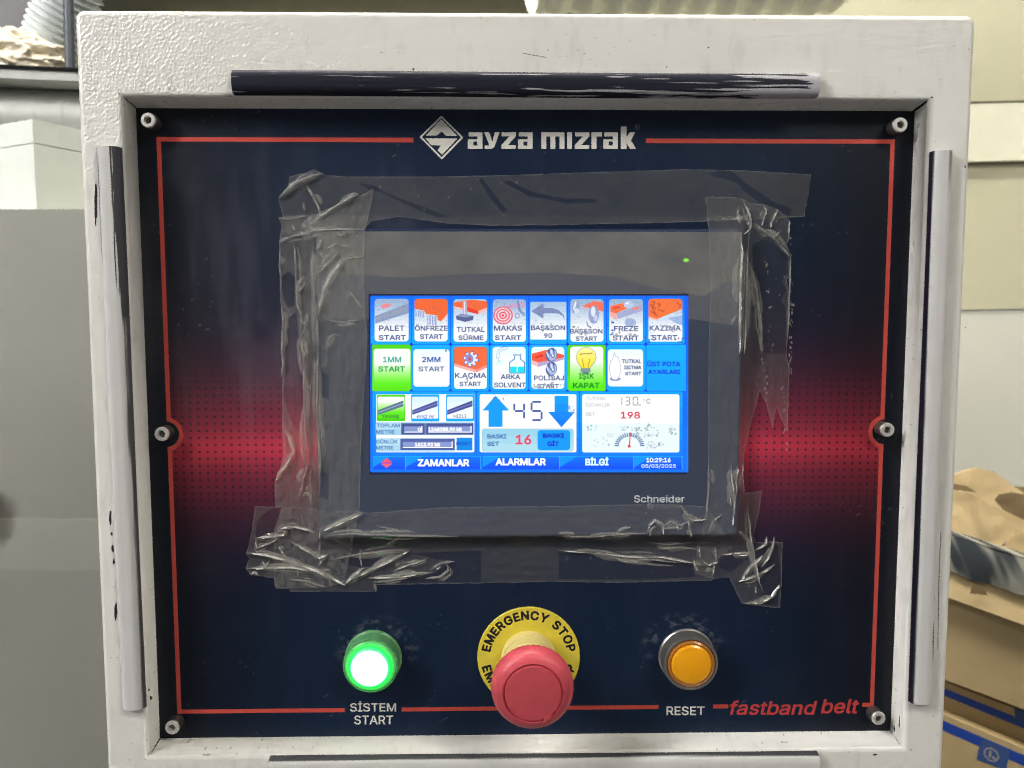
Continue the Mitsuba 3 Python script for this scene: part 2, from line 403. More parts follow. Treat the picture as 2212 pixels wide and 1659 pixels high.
# ------------------------------------------------------------------ touchscreen
HS = 6.0
hx0, hx1 = xz(685, 830, -HS)[0], xz(1599, 830, -HS)[0]
hz1, hz0 = xz(1100, 496, -HS)[1], xz(1100, 1158, -HS)[1]
case = [(rrect(hx0 - 1, hz0 - 1, hx1 + 1, hz1 + 1, 4), -0.02), (rrect(hx0 - .6, hz0 - .6, hx1 + .6, hz1 + .6, 4), -HS + 1.6), (rrect(hx0, hz0, hx1, hz1, 3.5), -HS + 0.3), (rrect(hx0 + .5, hz0 + .5, hx1 - .5, hz1 - .5, 3), -HS)]
put('control_cabinet__touchscreen__case', join(loft(case), flat(Polygon(case[-1][0]), -HS)), 'screen_case', 30, label='dark grey glass-fronted case of the touchscreen')
tag('control_cabinet__touchscreen', 'dark touchscreen unit with a lit blue and white display, taped over')
ZB = (2200, 1800, 2.212)
led = warp(affinity.scale(Point(0, 0).buffer(1), 1, 1), 0)
u0, v0 = 1482, 562
ledp = warp(affinity.translate(affinity.scale(Point(0, 0).buffer(1, 8), 6.5, 4), u0, v0), -HS - 0.15)
put('control_cabinet__touchscreen__status_light', flat(ledp, -HS - 0.15), 'display_glass', label='small green status light', emitter={'type': 'area', 'radiance': rgb(*(lin(120, 240, 10) * 1.3))})
brand = unary_union([text_px('Schneider', 655, 330, 1098, 395, True)])
brand2 = unary_union([text_px('Electric', 850, 415, 1075, 445), affinity.scale(Point(797, 425).buffer(28), 1, 1.0).difference(Polygon([(783, 420), (812, 402), (816, 412), (796, 424), (815, 432), (786, 450), (780, 440), (800, 430)]))])
put('control_cabinet__touchscreen__lettering', flat(warp(brand, -HS - 0.12, ZB), -HS - 0.12), 'screen_print', label='pale grey maker lettering under the display')
put('control_cabinet__touchscreen__lettering_001', flat(warp(brand2, -HS - 0.12, ZB), -HS - 0.12), 'faint_print')

# the picture on the display: flat graphics, each shape cut out of those under it
L = []
BL, CY_, GR, WH = (0, 112, 255), (0, 172, 255), (70, 215, 0), (255, 255, 255)
TXT = (96, 108, 150)


def S(g, c):
    L.append((g if g.is_valid else g.buffer(0), np.array(c, float)))


def rr(x0, y0, x1, y1, r=0):
    g = sbox(x0 + r, y0 + r, x1 - r, y1 - r)
    return g.buffer(r, 5) if r else g


def grad(g, c0, c1, n=9, y0=None, y1=None):
    a, b, c, d = g.bounds
    b, d = (b if y0 is None else y0), (d if y1 is None else y1)
    for k in range(n):
        t = (k + 0.5) / n
        lo, hi = b + (d - b) * k / n, b + (d - b) * (k + 1) / n
        if k == 0:
            lo = -1e4
        if k == n - 1:
            hi = 1e4
        s = g.intersection(sbox(a - 1, lo, c + 1, hi))
        if not s.is_empty:
            S(s, np.array(c0, float) * (1 - t) + np.array(c1, float) * t)


def TX(s, x0, y0, x1, y1, c=TXT, bold=False, fat=0.0):
    g = text_px(s, x0, y0, x1, y1, bold)
    S(g.buffer(fat) if fat else g, c)


def PG(pts, c, dx=0, dy=0):
    S(Polygon([(x + dx, y + dy) for x, y in pts]), c)


def EL(x, y, rx, ry, c, a=0):
    S(affinity.translate(affinity.rotate(affinity.scale(Point(0, 0).buffer(1, 8), rx, ry), a), x, y), c)


B, C = 1797, 1106
grad(rr(160, 178, 3622, 2100, 12), (0, 90, 255), (0, 120, 255), 4)
xs = [(165, 603), (612, 1030), (1040, 1455), (1465, 1880), (1890, 2302), (2312, 2727), (2737, 3157), (3167, 3582)]
for x0, x1 in xs:
    grad(rr(x0, 186, x1, 704, 25), (0, 108, 255), CY_, 6)
inner1 = [(208, 212, 578, 675), (642, 212, 1003, 675), (1068, 215, 1432, 680), (1495, 218, 1855, 680), (1902, 245, 2294, 655), (2340, 215, 2699, 680), (2762, 215, 3129, 678), (3190, 212, 3557, 678)]
for i, q in enumerate(inner1):
    g = rr(*q, 12 if i == 4 else 34)
    grad(g, (150, 178, 210) if i in (0, 1, 3, 5, 6, 7) else (158, 190, 222), WH, 9, 225, 560)
# row 1 icons
PG([(212, 400), (578, 258), (578, 368), (214, 482)], (140, 158, 190)); PG([(212, 420), (578, 290), (578, 330), (214, 450)], (152, 162, 182)); EL(330, 287, 58, 24, (236, 140, 150), -15)
S(rr(642, 213, 1003, 470, 34).intersection(Polygon([(640, 200), (1005, 200), (1005, 372), (925, 458), (893, 440), (888, 392), (770, 378), (745, 340), (640, 318)])), (245, 105, 48))
PG([(1003, 372), (1003, 402), (935, 462), (925, 458)], (255, 190, 190))
for x, y, w, h in ((655, 345, 40, 60), (705, 345, 40, 70), (780, 390, 40, 105), (832, 395, 50, 105)):
    S(rr(x, y, x + w, y + h, 6), (160, 172, 215)); S(rr(x + w * .3, y, x + w * .55, y + h), (225, 232, 250))
S(rr(1068, 215, 1432, 680, 34).intersection(Polygon([(1066, 252), (1180, 234), (1262, 220), (1434, 240), (1434, 318), (1335, 360), (1212, 338), (1066, 290)])), (243, 105, 55))
PG([(1215, 300), (1335, 345), (1335, 380), (1215, 350)], (235, 60, 40)); PG([(1335, 345), (1430, 305), (1430, 340), (1335, 380)], (255, 185, 180)); PG([(1068, 290), (1170, 315), (1170, 340), (1068, 312)], (250, 190, 180))
S(rr(1168, 240, 1212, 395), (176, 178, 205)); S(rr(1180, 240, 1192, 390), (225, 225, 240))
PG([(1090, 398), (1150, 372), (1286, 396), (1280, 442), (1190, 464), (1100, 438)], (88, 100, 150)); PG([(1090, 398), (1150, 372), (1286, 396), (1200, 416)], (140, 150, 190))
PG([(1510, 320), (1700, 265), (1855, 248), (1855, 305), (1690, 312), (1540, 345)], (200, 165, 205))
for r_, c in ((108, (232, 110, 130)), (92, (245, 205, 215)), (76, (235, 110, 125)), (60, (248, 220, 228)), (44, (238, 90, 105)), (28, (248, 215, 220)), (14, (235, 60, 80))):
    EL(1605, 392, r_, r_ * 0.92, c)
PG([(1755, 225), (1775, 225), (1800, 330), (1830, 370), (1815, 385), (1770, 340)], (130, 145, 190)); EL(1762, 395, 26, 32, (150, 165, 205)); EL(1762, 398, 12, 18, (220, 235, 250)); EL(1828, 375, 20, 22, (150, 165, 205))
PG([(115, 345), (248, 260), (250, 310), (350, 312), (420, 338), (470, 388), (485, 447), (455, 395), (410, 372), (350, 368), (250, 371), (248, 426)], (128, 142, 188), B)
PG([(668, 290), (800, 236), (902, 252), (902, 350), (780, 322)], (246, 118, 92), B); PG([(668, 290), (780, 322), (780, 350), (660, 315)], (200, 190, 205), B)
EL(600 + B, 300, 42, 74, (150, 164, 205), 15); EL(590 + B, 285, 14, 50, (222, 230, 246), 15); EL(610 + B, 345, 26, 30, (215, 225, 245)); EL(795 + B, 385, 58, 98, (152, 166, 210)); EL(790 + B, 350, 24, 55, (225, 232, 248)); EL(815 + B, 420, 22, 35, (200, 208, 235))
PG([(976, 288), (1115, 258), (1170, 310), (1040, 372), (976, 350)], (248, 115, 72), B); PG([(976, 350), (1040, 372), (1048, 442), (1018, 432), (976, 395)], (252, 170, 160), B); PG([(1040, 372), (1330, 262), (1330, 340), (1060, 432)], (168, 172, 212), B); PG([(1205, 318), (1308, 288), (1255, 340)], (244, 140, 110), B)
PG([(1000, 305), (1080, 288), (1085, 312), (1005, 330)], (236, 78, 55), B); EL(1175 + B, 275, 52, 38, (190, 205, 235)); EL(1160 + B, 262, 18, 12, (240, 245, 255)); EL(1195 + B, 470, 62, 48, (165, 180, 220))
S(affinity.translate(rr(1393, 212, 1760, 678, 34), B, 0).intersection(Polygon([(1390 + B, 200), (1765 + B, 200), (1765 + B, 320), (1620 + B, 376), (1490 + B, 432), (1390 + B, 402)])), (248, 118, 58))
PG([(1393, 402), (1490, 432), (1490, 452), (1393, 420)], (255, 180, 165), B); PG([(1490, 432), (1650, 370), (1760, 400), (1760, 450), (1600, 450), (1490, 460)], (205, 222, 245), B); PG([(1600, 420), (1760, 390), (1760, 500), (1690, 480)], (160, 185, 225), B)
for q in ([(1430, 240), (1460, 250), (1440, 290), (1470, 320)], [(1415, 270), (1450, 340), (1480, 400)], [(1490, 265), (1520, 270), (1500, 300)], [(1500, 330), (1560, 350)], [(1700, 250), (1740, 280), (1730, 310)], [(1420, 350), (1470, 380)]):
    S(affinity.translate(LineString(q).buffer(3.5), B, 0), (120, 40, 20))
# row 1 words
for s, x0, y0, x1, y1 in (('PALET', 258, 505, 530, 560), ('START', 255, 608, 545, 660), ('ÖNFREZE', 648, 493, 1002, 558), ('START', 703, 598, 948, 648), ('TUTKAL', 1103, 520, 1405, 572), ('SÜRME', 1122, 598, 1390, 660), ('MAKAS', 1508, 505, 1812, 558), ('START', 1520, 610, 1800, 660),
                          ('BAŞ&SON', 115 + B, 502, 483 + B, 565), ('90', 258 + B, 588, 342 + B, 635), ('BAŞ&SON', 540 + B, 540, 890 + B, 602), ('START', 603 + B, 622, 832 + B, 668), ('FREZE', 1018 + B, 510, 1278 + B, 562), ('START', 1005 + B, 612, 1285 + B, 665), ('KAZIMA', 1405 + B, 505, 1742 + B, 558), ('START', 1432 + B, 607, 1702 + B, 662)):
    TX(s, x0, y0, x1, y1, fat=2.6)
# row 2
for i, (x0, x1) in enumerate(xs):
    if i == 0:
        grad(rr(180, 708, 607, 1218, 16), (75, 215, 0), (95, 235, 10), 3)
        grad(rr(198, 756, 597, 1172, 30), WH, (85, 240, 10), 12, 900, 1150)
    elif i == 5:
        grad(rr(x0 - 5, 712, x1, 1216, 25), (75, 215, 0), (95, 240, 10), 3)
        grad(rr(538 + B, 733, 900 + B, 1190, 34), WH, (85, 240, 10), 12, 880, 1170)
    else:
        grad(rr(x0, 712, x1 + (14 if i == 7 else 0), 1214, 10 if i == 7 else 25), (0, 178, 255), (0, 165, 255), 3)
        if i < 7:
            q = {1: (630, 760, 1022, 1168), 2: (1072, 735, 1430, 1192), 3: (1492, 735, 1852, 1192), 4: (118 + B, 735, 475 + B, 1192), 6: (950 + B, 762, 1333 + B, 1165)}[i]
            grad(rr(*q, 34), (228, 252, 255), WH, 4, 740, 900)
for x in (607, 1035, 1460, 1885, 2307, 2732, 3160):
    for y in (706, 1216):
        PG([(x - 22, y), (x, y - 22), (x + 22, y), (x, y + 22)], (0, 60, 235))
S(rr(1072, 735, 1430, 1192, 34).intersection(Polygon([(1060, 720), (1440, 720), (1440, 930), (1310, 985), (1060, 912)])), (248, 108, 62))
PG([(1072, 915), (1310, 985), (1310, 1016), (1072, 946)], (255, 178, 170)); PG([(1310, 985), (1430, 935), (1430, 962), (1310, 1016)], (246, 150, 140))
gear = []
for k in range(8):
    a = k * math.pi / 4 + 0.25
    gear += [(1255 + r_ * math.cos(a + da), 868 + r_ * math.sin(a + da)) for r_, da in ((62, -0.32), (92, -0.22), (92, 0.08), (62, 0.2))]
PG(gear, (92, 112, 190)); S(affinity.scale(Polygon(gear), .86, .86), (228, 238, 255)); EL(1240, 862, 42, 50, (130, 150, 215), -15); EL(1242, 865, 24, 30, (190, 120, 175), -15); EL(1243, 867, 13, 17, (220, 70, 90), -15)
S(LineString([(1640, 745), (1590, 755), (1555, 790), (1548, 850)]).buffer(15), (85, 130, 190)); S(LineString([(1640, 745), (1590, 755), (1555, 790), (1548, 850)]).buffer(10), (240, 252, 255))
for dx, dy in ((-40, 70), (-15, 82), (15, 80), (42, 66), (62, 45)):
    S(LineString([(1560, 870), (1560 + dx, 870 + dy)]).buffer(3), (165, 240, 225))
bot = Polygon([(1737, 828), (1790, 828), (1793, 868), (1838, 905), (1840, 1018), (1680, 1018), (1680, 905), (1732, 868)])
S(bot.buffer(7), (40, 125, 195)); S(rr(1716, 812, 1806, 832, 9), (40, 125, 195)); S(rr(1724, 818, 1798, 826, 3), (235, 250, 255)); S(bot.buffer(-3), (245, 255, 255)); S(bot.buffer(-4).intersection(sbox(1600, 950, 1900, 1100)), (20, 228, 245)); S(rr(1755, 950, 1768, 1005), (235, 255, 255))
PG([(123, 808), (280, 768), (472, 822), (472, 850), (190, 905), (123, 880)], (248, 92, 66), B); PG([(123, 880), (190, 905), (190, 955), (123, 925)], (255, 190, 185), B); PG([(190, 905), (472, 850), (472, 872), (190, 955)], (185, 170, 210), B)
PG([(155, 842), (215, 826), (212, 812), (250, 828), (222, 856), (220, 842), (160, 862)], (220, 50, 38), B)
for y in (822, 975):
    EL(335 + B, y, 62, 76, (85, 105, 165), 12); EL(345 + B, y + 4, 46, 60, (175, 190, 228), 12); EL(352 + B, y + 8, 20, 26, (90, 108, 165)); EL(352 + B, y + 8, 11, 15, (230, 238, 252))
    for k in range(4):
        S(LineString([(285 + k * 22 + B, y - 30 - 14 * k), (300 + k * 22 + B, y + 20 - 14 * k)]).buffer(6), (226, 234, 250) if k % 2 == 0 else (70, 90, 160))
S(affinity.translate(Polygon([(600, 850), (615, 790), (660, 748), (712, 737), (765, 748), (812, 790), (828, 850), (810, 900), (770, 950), (757, 972), (668, 972), (650, 950), (615, 900)]), B, 0), (150, 165, 150))
grad(affinity.translate(Polygon([(606, 850), (620, 793), (663, 753), (712, 743), (762, 753), (806, 793), (821, 850), (803, 898), (764, 945), (752, 966), (672, 966), (656, 945), (622, 898)]), B, 0), (252, 248, 170), (252, 228, 40), 6)
for q in ([(672, 870), (690, 960)], [(752, 870), (735, 960)], [(645, 820), (690, 808), (735, 812), (778, 802)], [(650, 812), (780, 806)]):
    S(affinity.translate(LineString(q).buffer(4), B, 0), (170, 140, 40))
S(affinity.translate(rr(652, 968, 762, 1012, 10), B, 0), (130, 150, 158)); S(affinity.translate(rr(672, 1005, 742, 1030, 8), B, 0), (105, 130, 140))
drop = Polygon([(1020, 800), (1040, 850), (1062, 840), (1078, 900), (1088, 960), (1080, 1040), (1055, 1085), (1028, 1095), (1000, 1085), (975, 1030), (968, 960), (980, 890), (995, 880), (1008, 850)]).buffer(6).buffer(-3)
EL(1030 + B, 1085, 62, 22, (150, 165, 210)); S(affinity.translate(drop, B, 0), (140, 145, 190)); S(affinity.translate(drop.buffer(-5), B, 0), (255, 255, 255))
for s, x0, y0, x1, y1, c in (('1MM', 300, 845, 495, 902, (90, 175, 160)), ('START', 250, 948, 535, 1003, (20, 165, 80)), ('2MM', 727, 845, 922, 900, (60, 100, 175)), ('START', 687, 950, 965, 1000, (100, 120, 165)), ('K.AÇMA', 1085, 1020, 1420, 1086, TXT), ('START', 1133, 1115, 1365, 1162, TXT),
                             ('ARKA', 1583, 1036, 1790, 1085, TXT), ('SOLVENT', 1510, 1125, 1852, 1175, TXT), ('POLİSAJ', 148 + B, 1036, 470 + B, 1098, TXT), ('START', 182 + B, 1140, 415 + B, 1186, TXT), ('IŞIK', 637 + B, 1025, 795 + B, 1095, (0, 150, 30)), ('KAPAT', 572 + B, 1127, 857 + B, 1182, (0, 140, 25)),
                             ('TUTKAL', 1103 + B, 872, 1313 + B, 912, TXT), ('ISITMA', 1128 + B, 940, 1313 + B, 978, TXT), ('START', 1140 + B, 1007, 1313 + B, 1043, TXT), ('ÜST POTA', 1382 + B, 885, 1737 + B, 946, (0, 55, 225)), ('AYARLARI', 1390 + B, 985, 1737 + B, 1030, (0, 55, 225))):
    TX(s, x0, y0, x1, y1, c, fat=2.6)
# lower panels
for x0, x1 in ((185, 1312), (1322, 2432), (2442, 3562)):
    grad(rr(x0, 115 + C, x1, 808 + C, 30), (0, 168, 255), (0, 125, 255), 4)
S(rr(224, 145 + C, 1292, 776 + C, 14), WH); S(rr(1352, 145 + C, 2404, 776 + C, 18), WH); S(rr(2467, 145 + C, 3525, 778 + C, 22), WH); S(rr(2467, 458 + C, 3525, 778 + C, 22), (236, 251, 253))
S(rr(232, 150 + C, 541, 437 + C, 14), (75, 215, 0)); grad(rr(240, 172 + C, 532, 406 + C, 14), WH, (85, 235, 10), 8, 220 + C, 360 + C)
for x in (605, 985):
    S(rr(x, 148 + C, x + 306, 440 + C, 14), (0, 170, 255)); grad(rr(x + 10, 172 + C, x + 294, 410 + C, 14), (215, 242, 255), WH, 4)
for x, c, c2 in ((245, (92, 120, 150), (150, 175, 180)), (617, (82, 92, 160), (118, 126, 185)), (997, (70, 82, 155), (118, 126, 185))):
    PG([(x, 318 + C), (x + 275, 212 + C), (x + 277, 275 + C), (x, 370 + C)], c); S(LineString([(x + 10, 340 + C), (x + 268, 246 + C)]).buffer(6), c2)
TX('YAVAŞ', 285, 368 + C, 470, 412 + C, (40, 130, 40), fat=1.5); TX('ORTA', 672, 368 + C, 835, 402 + C, (130, 150, 200), fat=1); TX('HIZLI', 1068, 366 + C, 1205, 400 + C, (90, 100, 140), fat=1)
grad(rr(220, 445 + C, 1284, 596 + C, 20), (190, 228, 245), (160, 208, 232), 2); S(rr(228, 590 + C, 1284, 606 + C), WH); grad(rr(224, 622 + C, 1084, 770 + C, 20), (190, 228, 245), (165, 212, 235), 2)
S(rr(497, 460 + C, 1284, 585 + C), (70, 85, 150)); S(rr(750, 462 + C, 770, 583 + C), (110, 128, 190)); S(rr(487, 628 + C, 1080, 752 + C), (82, 98, 165))
for x0, x1, y0, y1 in ((530, 728, 490, 562), (790, 1264, 490, 562), (515, 1058, 658, 730)):
    S(rr(x0, y0 + C, x1, y1 + C), WH); S(rr(x0, y0 + C, x1 - 12, y1 - 10 + C), (138, 154, 210)); S(rr(x0, y0 + C, x1 - 12, y0 + 8 + C), (100, 118, 180))
TX('0', 680, 510 + C, 712, 546 + C, WH, fat=3); TX('1248288.90 Mt', 795, 508 + C, 1155, 546 + C, WH, fat=3.5); TX('1613.92 Mt', 648, 674 + C, 918, 712 + C, WH, fat=3.5)
S(rr(1100, 618 + C, 1272, 756 + C), (0, 140, 235)); TX('RESET', 1098, 664 + C, 1258, 700 + C, (0, 85, 215), fat=2)
TX('TOPLAM', 230, 465 + C, 480, 504 + C, (75, 125, 190), fat=1.5); TX('METRE', 225, 536 + C, 428, 574 + C, (75, 125, 190), fat=1.5); TX('GÜNLÜK', 226, 632 + C, 455, 680 + C, (75, 125, 190), fat=1.5); TX('METRE', 225, 710 + C, 410, 746 + C, (75, 125, 190), fat=1.5)
PG([(1525, 160), (1672, 322), (1600, 322), (1600, 500), (1448, 500), (1448, 322), (1382, 322)], (0, 158, 250), 0, C)
grad(Polygon([(x + B, y + C) for x, y in ((370, 162), (520, 162), (520, 338), (592, 338), (445, 505), (302, 338), (370, 338))]), (0, 165, 250), (0, 120, 250), 4)


def seven(d, x0, y0, x1, y1, w, c, slant=0):
    m = (y0 + y1) / 2
    seg = {'a': [(x0, y0), (x1, y0)], 'g': [(x0, m), (x1, m)], 'd': [(x0, y1), (x1, y1)], 'f': [(x0, y0), (x0, m)], 'b': [(x1, y0), (x1, m)], 'e': [(x0, m), (x0, y1)], 'c': [(x1, m), (x1, y1)]}
    for k in {'0': 'abcdef', '1': 'bc', '3': 'abgcd', '4': 'fgbc', '5': 'afgcd'}[d]:
        (a, b), (p, q) = seg[k]
        dx, dy = np.sign(p - a) * w * 0.75, np.sign(q - b) * w * 0.75
        S(LineString([(a + dx, b + dy), (p - dx, q - dy)]).buffer(w / 2, 2), c)


seven('4', 1728, 240 + C, 1835, 415 + C, 22, (84, 104, 165)); seven('5', 1916, 228 + C, 2026, 426 + C, 22, (84, 104, 165))
S(rr(1375, 520 + C, 2374, 768 + C, 26), (110, 150, 190)); grad(rr(1378, 523 + C, 2371, 765 + C, 24), (150, 210, 235), (180, 226, 238), 3)
TX('BASKI', 1436, 582 + C, 1640, 626 + C, (65, 110, 180), fat=2.5); TX('SET', 1436, 662 + C, 1560, 706 + C, (65, 110, 180), fat=2.5); TX('16', 1745, 590 + C, 1912, 690 + C, (235, 75, 110), True, 2)
S(rr(1982, 535 + C, 2336, 753 + C, 30), (0, 155, 252)); TX('BASKI', 2042, 572 + C, 2270, 618 + C, (0, 40, 200), True, 1.5); TX('GİT', 2092, 648 + C, 2212, 708 + C, (0, 40, 200), True, 1.5)
G2 = (140, 150, 155)
TX('TUTKAL', 712 + B, 172 + C, 930 + B, 208 + C, G2); TX('SICAKLIK', 705 + B, 243 + C, 975 + B, 278 + C, G2); TX('SET', 710 + B, 342 + C, 812 + B, 380 + C, G2)
seven('1', 1060 + B, 176 + C, 1102 + B, 262 + C, 10, (115, 125, 130)); seven('3', 1140 + B, 176 + C, 1188 + B, 262 + C, 10, (115, 125, 130)); seven('0', 1225 + B, 176 + C, 1275 + B, 262 + C, 10, (115, 125, 130)); S(rr(1285 + B, 256 + C, 1308 + B, 268 + C), (115, 125, 130))
S(Point(1346 + B, 205 + C).buffer(10).difference(Point(1346 + B, 205 + C).buffer(6)), (120, 130, 135)); TX('C', 1370 + B, 195 + C, 1412 + B, 245 + C, (130, 138, 142), fat=1.5)
TX('198', 1092 + B, 337 + C, 1298 + B, 408 + C, (222, 80, 95), fat=3)
for k in range(19):
    a = math.pi * (0.02 + 0.96 * k / 18)
    S(LineString([(1185 + B + r_ * math.cos(a), 712 + C - r_ * 0.92 * math.sin(a)) for r_ in (122, 158)]).buffer(6.5), (96, 126, 172))
S(LineString([(1185 + B + 122 * math.cos(a), 712 + C - 112 * math.sin(a)) for a in np.linspace(0.05, math.pi - 0.05, 30)]).buffer(2.5), (110, 136, 178))
S(LineString([(1182 + B, 710 + C), (1196 + B, 566 + C)]).buffer(6), (232, 84, 98)); EL(1182 + B, 711 + C, 17, 17, (232, 78, 92))
for s, x0, y0, x1, y1 in (('50', 942, 570, 1010, 612), ('150', 1200, 502, 1300, 545), ('200', 1337, 570, 1455, 608), ('250', 1367, 688, 1480, 735)):
    TX(s, x0 + B, y0 + C, x1 + B, y1 + C, (176, 188, 195))
# bottom bar
for x0, x1 in ((190, 545), (547, 1366), (1386, 2222), (2222, 3032), (3034, 3558)):
    grad(rr(x0, 816 + C, x1, 964 + C), (0, 120, 255), (0, 78, 252), 4); S(rr(x0, 816 + C, x1, 822 + C), (0, 190, 255)); S(rr(x1 - 6, 816 + C, x1, 964 + C), (60, 190, 255))
    PG([(x0, 822), (x0 + 190, 822), (x0, 940)], (0, 150, 255), 0, C)
PG([(338, 838), (400, 886), (276, 886)], (255, 92, 110), 0, C); PG([(276, 900), (400, 900), (338, 950)], (250, 100, 120), 0, C); S(rr(285, 886 + C, 392, 900 + C), (140, 70, 200))
TX('ZAMANLAR', 682, 855 + C, 1232, 925 + C, WH, fat=5); TX('ALARMLAR', 1530, 845 + C, 2066, 915 + C, WH, fat=5); TX('BİLGİ', 708 + B, 832 + C, 955 + B, 916 + C, (225, 255, 255), fat=5)
TX('10:29:16', 1370 + B, 838 + C, 1632 + B, 884 + C, WH, fat=2.5); TX('05/03/2025', 1316 + B, 905 + C, 1690 + B, 950 + C, (205, 228, 255), fat=2)
# wear of the touch foil: dark specks over the top row, grey flakes where it is rubbed off
r2 = np.random.default_rng(5)
for i, q in enumerate(inner1):
    for _ in range(110 if i in (0, 1, 3, 4) else 70):
        x, y = r2.uniform(q[0] + 8, q[2] - 8), q[1] + 10 + (300 if i else 340) * r2.random() ** 1.1
        w = r2.uniform(1.8, 5.0)
        S(affinity.rotate(sbox(x - w, y - w * .6, x + w, y + w * .6), r2.uniform(0, 90)), (74, 88, 120) if r2.random() < .6 else (120, 132, 150))


def flakes(x0, y0, x1, y1, n, c=(158, 164, 170), w=(8, 20)):
    for _ in range(n):
        x, y, s, a = r2.uniform(x0, x1), r2.uniform(y0, y1), r2.uniform(*w), r2.uniform(0, 360)
        s *= 1.25
        pts = np.array([(math.cos(t) * s * r2.uniform(.45, 1.2), math.sin(t) * s * r2.uniform(.25, .7)) for t in np.linspace(0, 5.6, 7)])
        S(affinity.translate(affinity.rotate(Polygon(pts).buffer(0), a, origin=(0, 0)), x, y), np.array(c) + r2.uniform(-18, 18))


for q in ((590, 540, 740, 605, 9), (1000, 560, 1080, 612, 6), (1090, 585, 1260, 655, 9), (1530, 495, 1690, 570, 9), (330, 480, 370, 515, 2), (430, 1140, 480, 1160, 2), (560, 500, 640, 530, 3)):
    flakes(q[0] + B, q[1], q[2] + B, q[3], q[4])
flakes(130 + B, 1130, 360 + B, 1180, 26, (150, 160, 172), (6, 16)); flakes(280 + B, 1080, 400 + B, 1140, 8, (160, 175, 190), (5, 14)); flakes(940 + B, 450, 1010 + B, 600, 9, (70, 110, 200), (8, 20))
flakes(1340 + B, 600, 1500 + B, 690, 16, (70, 90, 190), (5, 14)); flakes(1680 + B, 630, 1790 + B, 690, 12, (70, 90, 190), (5, 14)); flakes(1140, 1050, 1240, 1100, 6)
flakes(1250 + B, 455 + C, 1500 + B, 620 + C, 24, (165, 190, 190), (6, 22)); flakes(1580 + B, 490 + C, 1700 + B, 600 + C, 14, (165, 190, 195), (6, 20)); flakes(720 + B, 480 + C, 860 + B, 540 + C, 12, (165, 200, 210), (6, 18)); flakes(1060 + B, 485 + C, 1170 + B, 535 + C, 10, (150, 185, 210), (5, 14))
flakes(740 + B, 620 + C, 960 + B, 720 + C, 12, (160, 180, 190), (5, 14)); flakes(1360 + B, 660 + C, 1560 + B, 730 + C, 14, (160, 180, 190), (5, 14)); flakes(520 + B, 270 + C, 600 + B, 420 + C, 12, (120, 180, 235), (5, 16)); flakes(1480, 145 + C, 1660, 215 + C, 9, (110, 130, 170), (4, 13)); flakes(640, 380 + C, 850, 440 + C, 12, (120, 140, 200), (5, 13))
PG([(715, 455), (722, 455), (735, 500), (772, 520), (765, 535), (725, 505)], (100, 110, 130), B); PG([(980, 762), (995, 760), (985, 790), (975, 788)], (10, 40, 110))
flakes(1395 + B, 560, 1500 + B, 600, 5, (170, 190, 215), (5, 12))

HD = -HS - 0.15
tree = shapely.STRtree([g for g, _ in L])
vs, fs, cs, nv = [], [], [], 0
order = [g for g, _ in L]
for i, (g, c) in enumerate(L):
    over = [order[j] for j in tree.query(g) if j > i]
    if over:
        g = g.difference(unary_union(over))
    for p in polys(g):
        if p.area < 3:
            continue
        v, f = trimesh.creation.triangulate_polygon(p, engine='earcut')
        v = np.asarray(v)
        if not len(f):
            continue
        uvp = (np.array([1400, 1100]) + v / 2.765) / 1.82278
        w = at(uvp[:, 0], uvp[:, 1], HD)
        a = np.cross((w[f[:, 1]] - w[f[:, 0]]), (w[f[:, 2]] - w[f[:, 0]]))[:, 1]
        f = np.where((a > 0)[:, None], f[:, ::-1], f)
        vs.append(w); fs.append(f + nv); c = np.clip(c, 0, 255)
        cs.append(np.repeat(lin(*c)[None], len(w), 0)); nv += len(w)
GAIN = 1.05
put('control_cabinet__touchscreen__display', (np.vstack(vs), np.vstack(fs)), 'display_glass', False, label='lit display with rows of blue, white and green buttons', color=np.vstack(cs) * GAIN,
    emitter={'type': 'area', 'radiance': {'type': 'mesh_attribute', 'name': 'vertex_color'}})

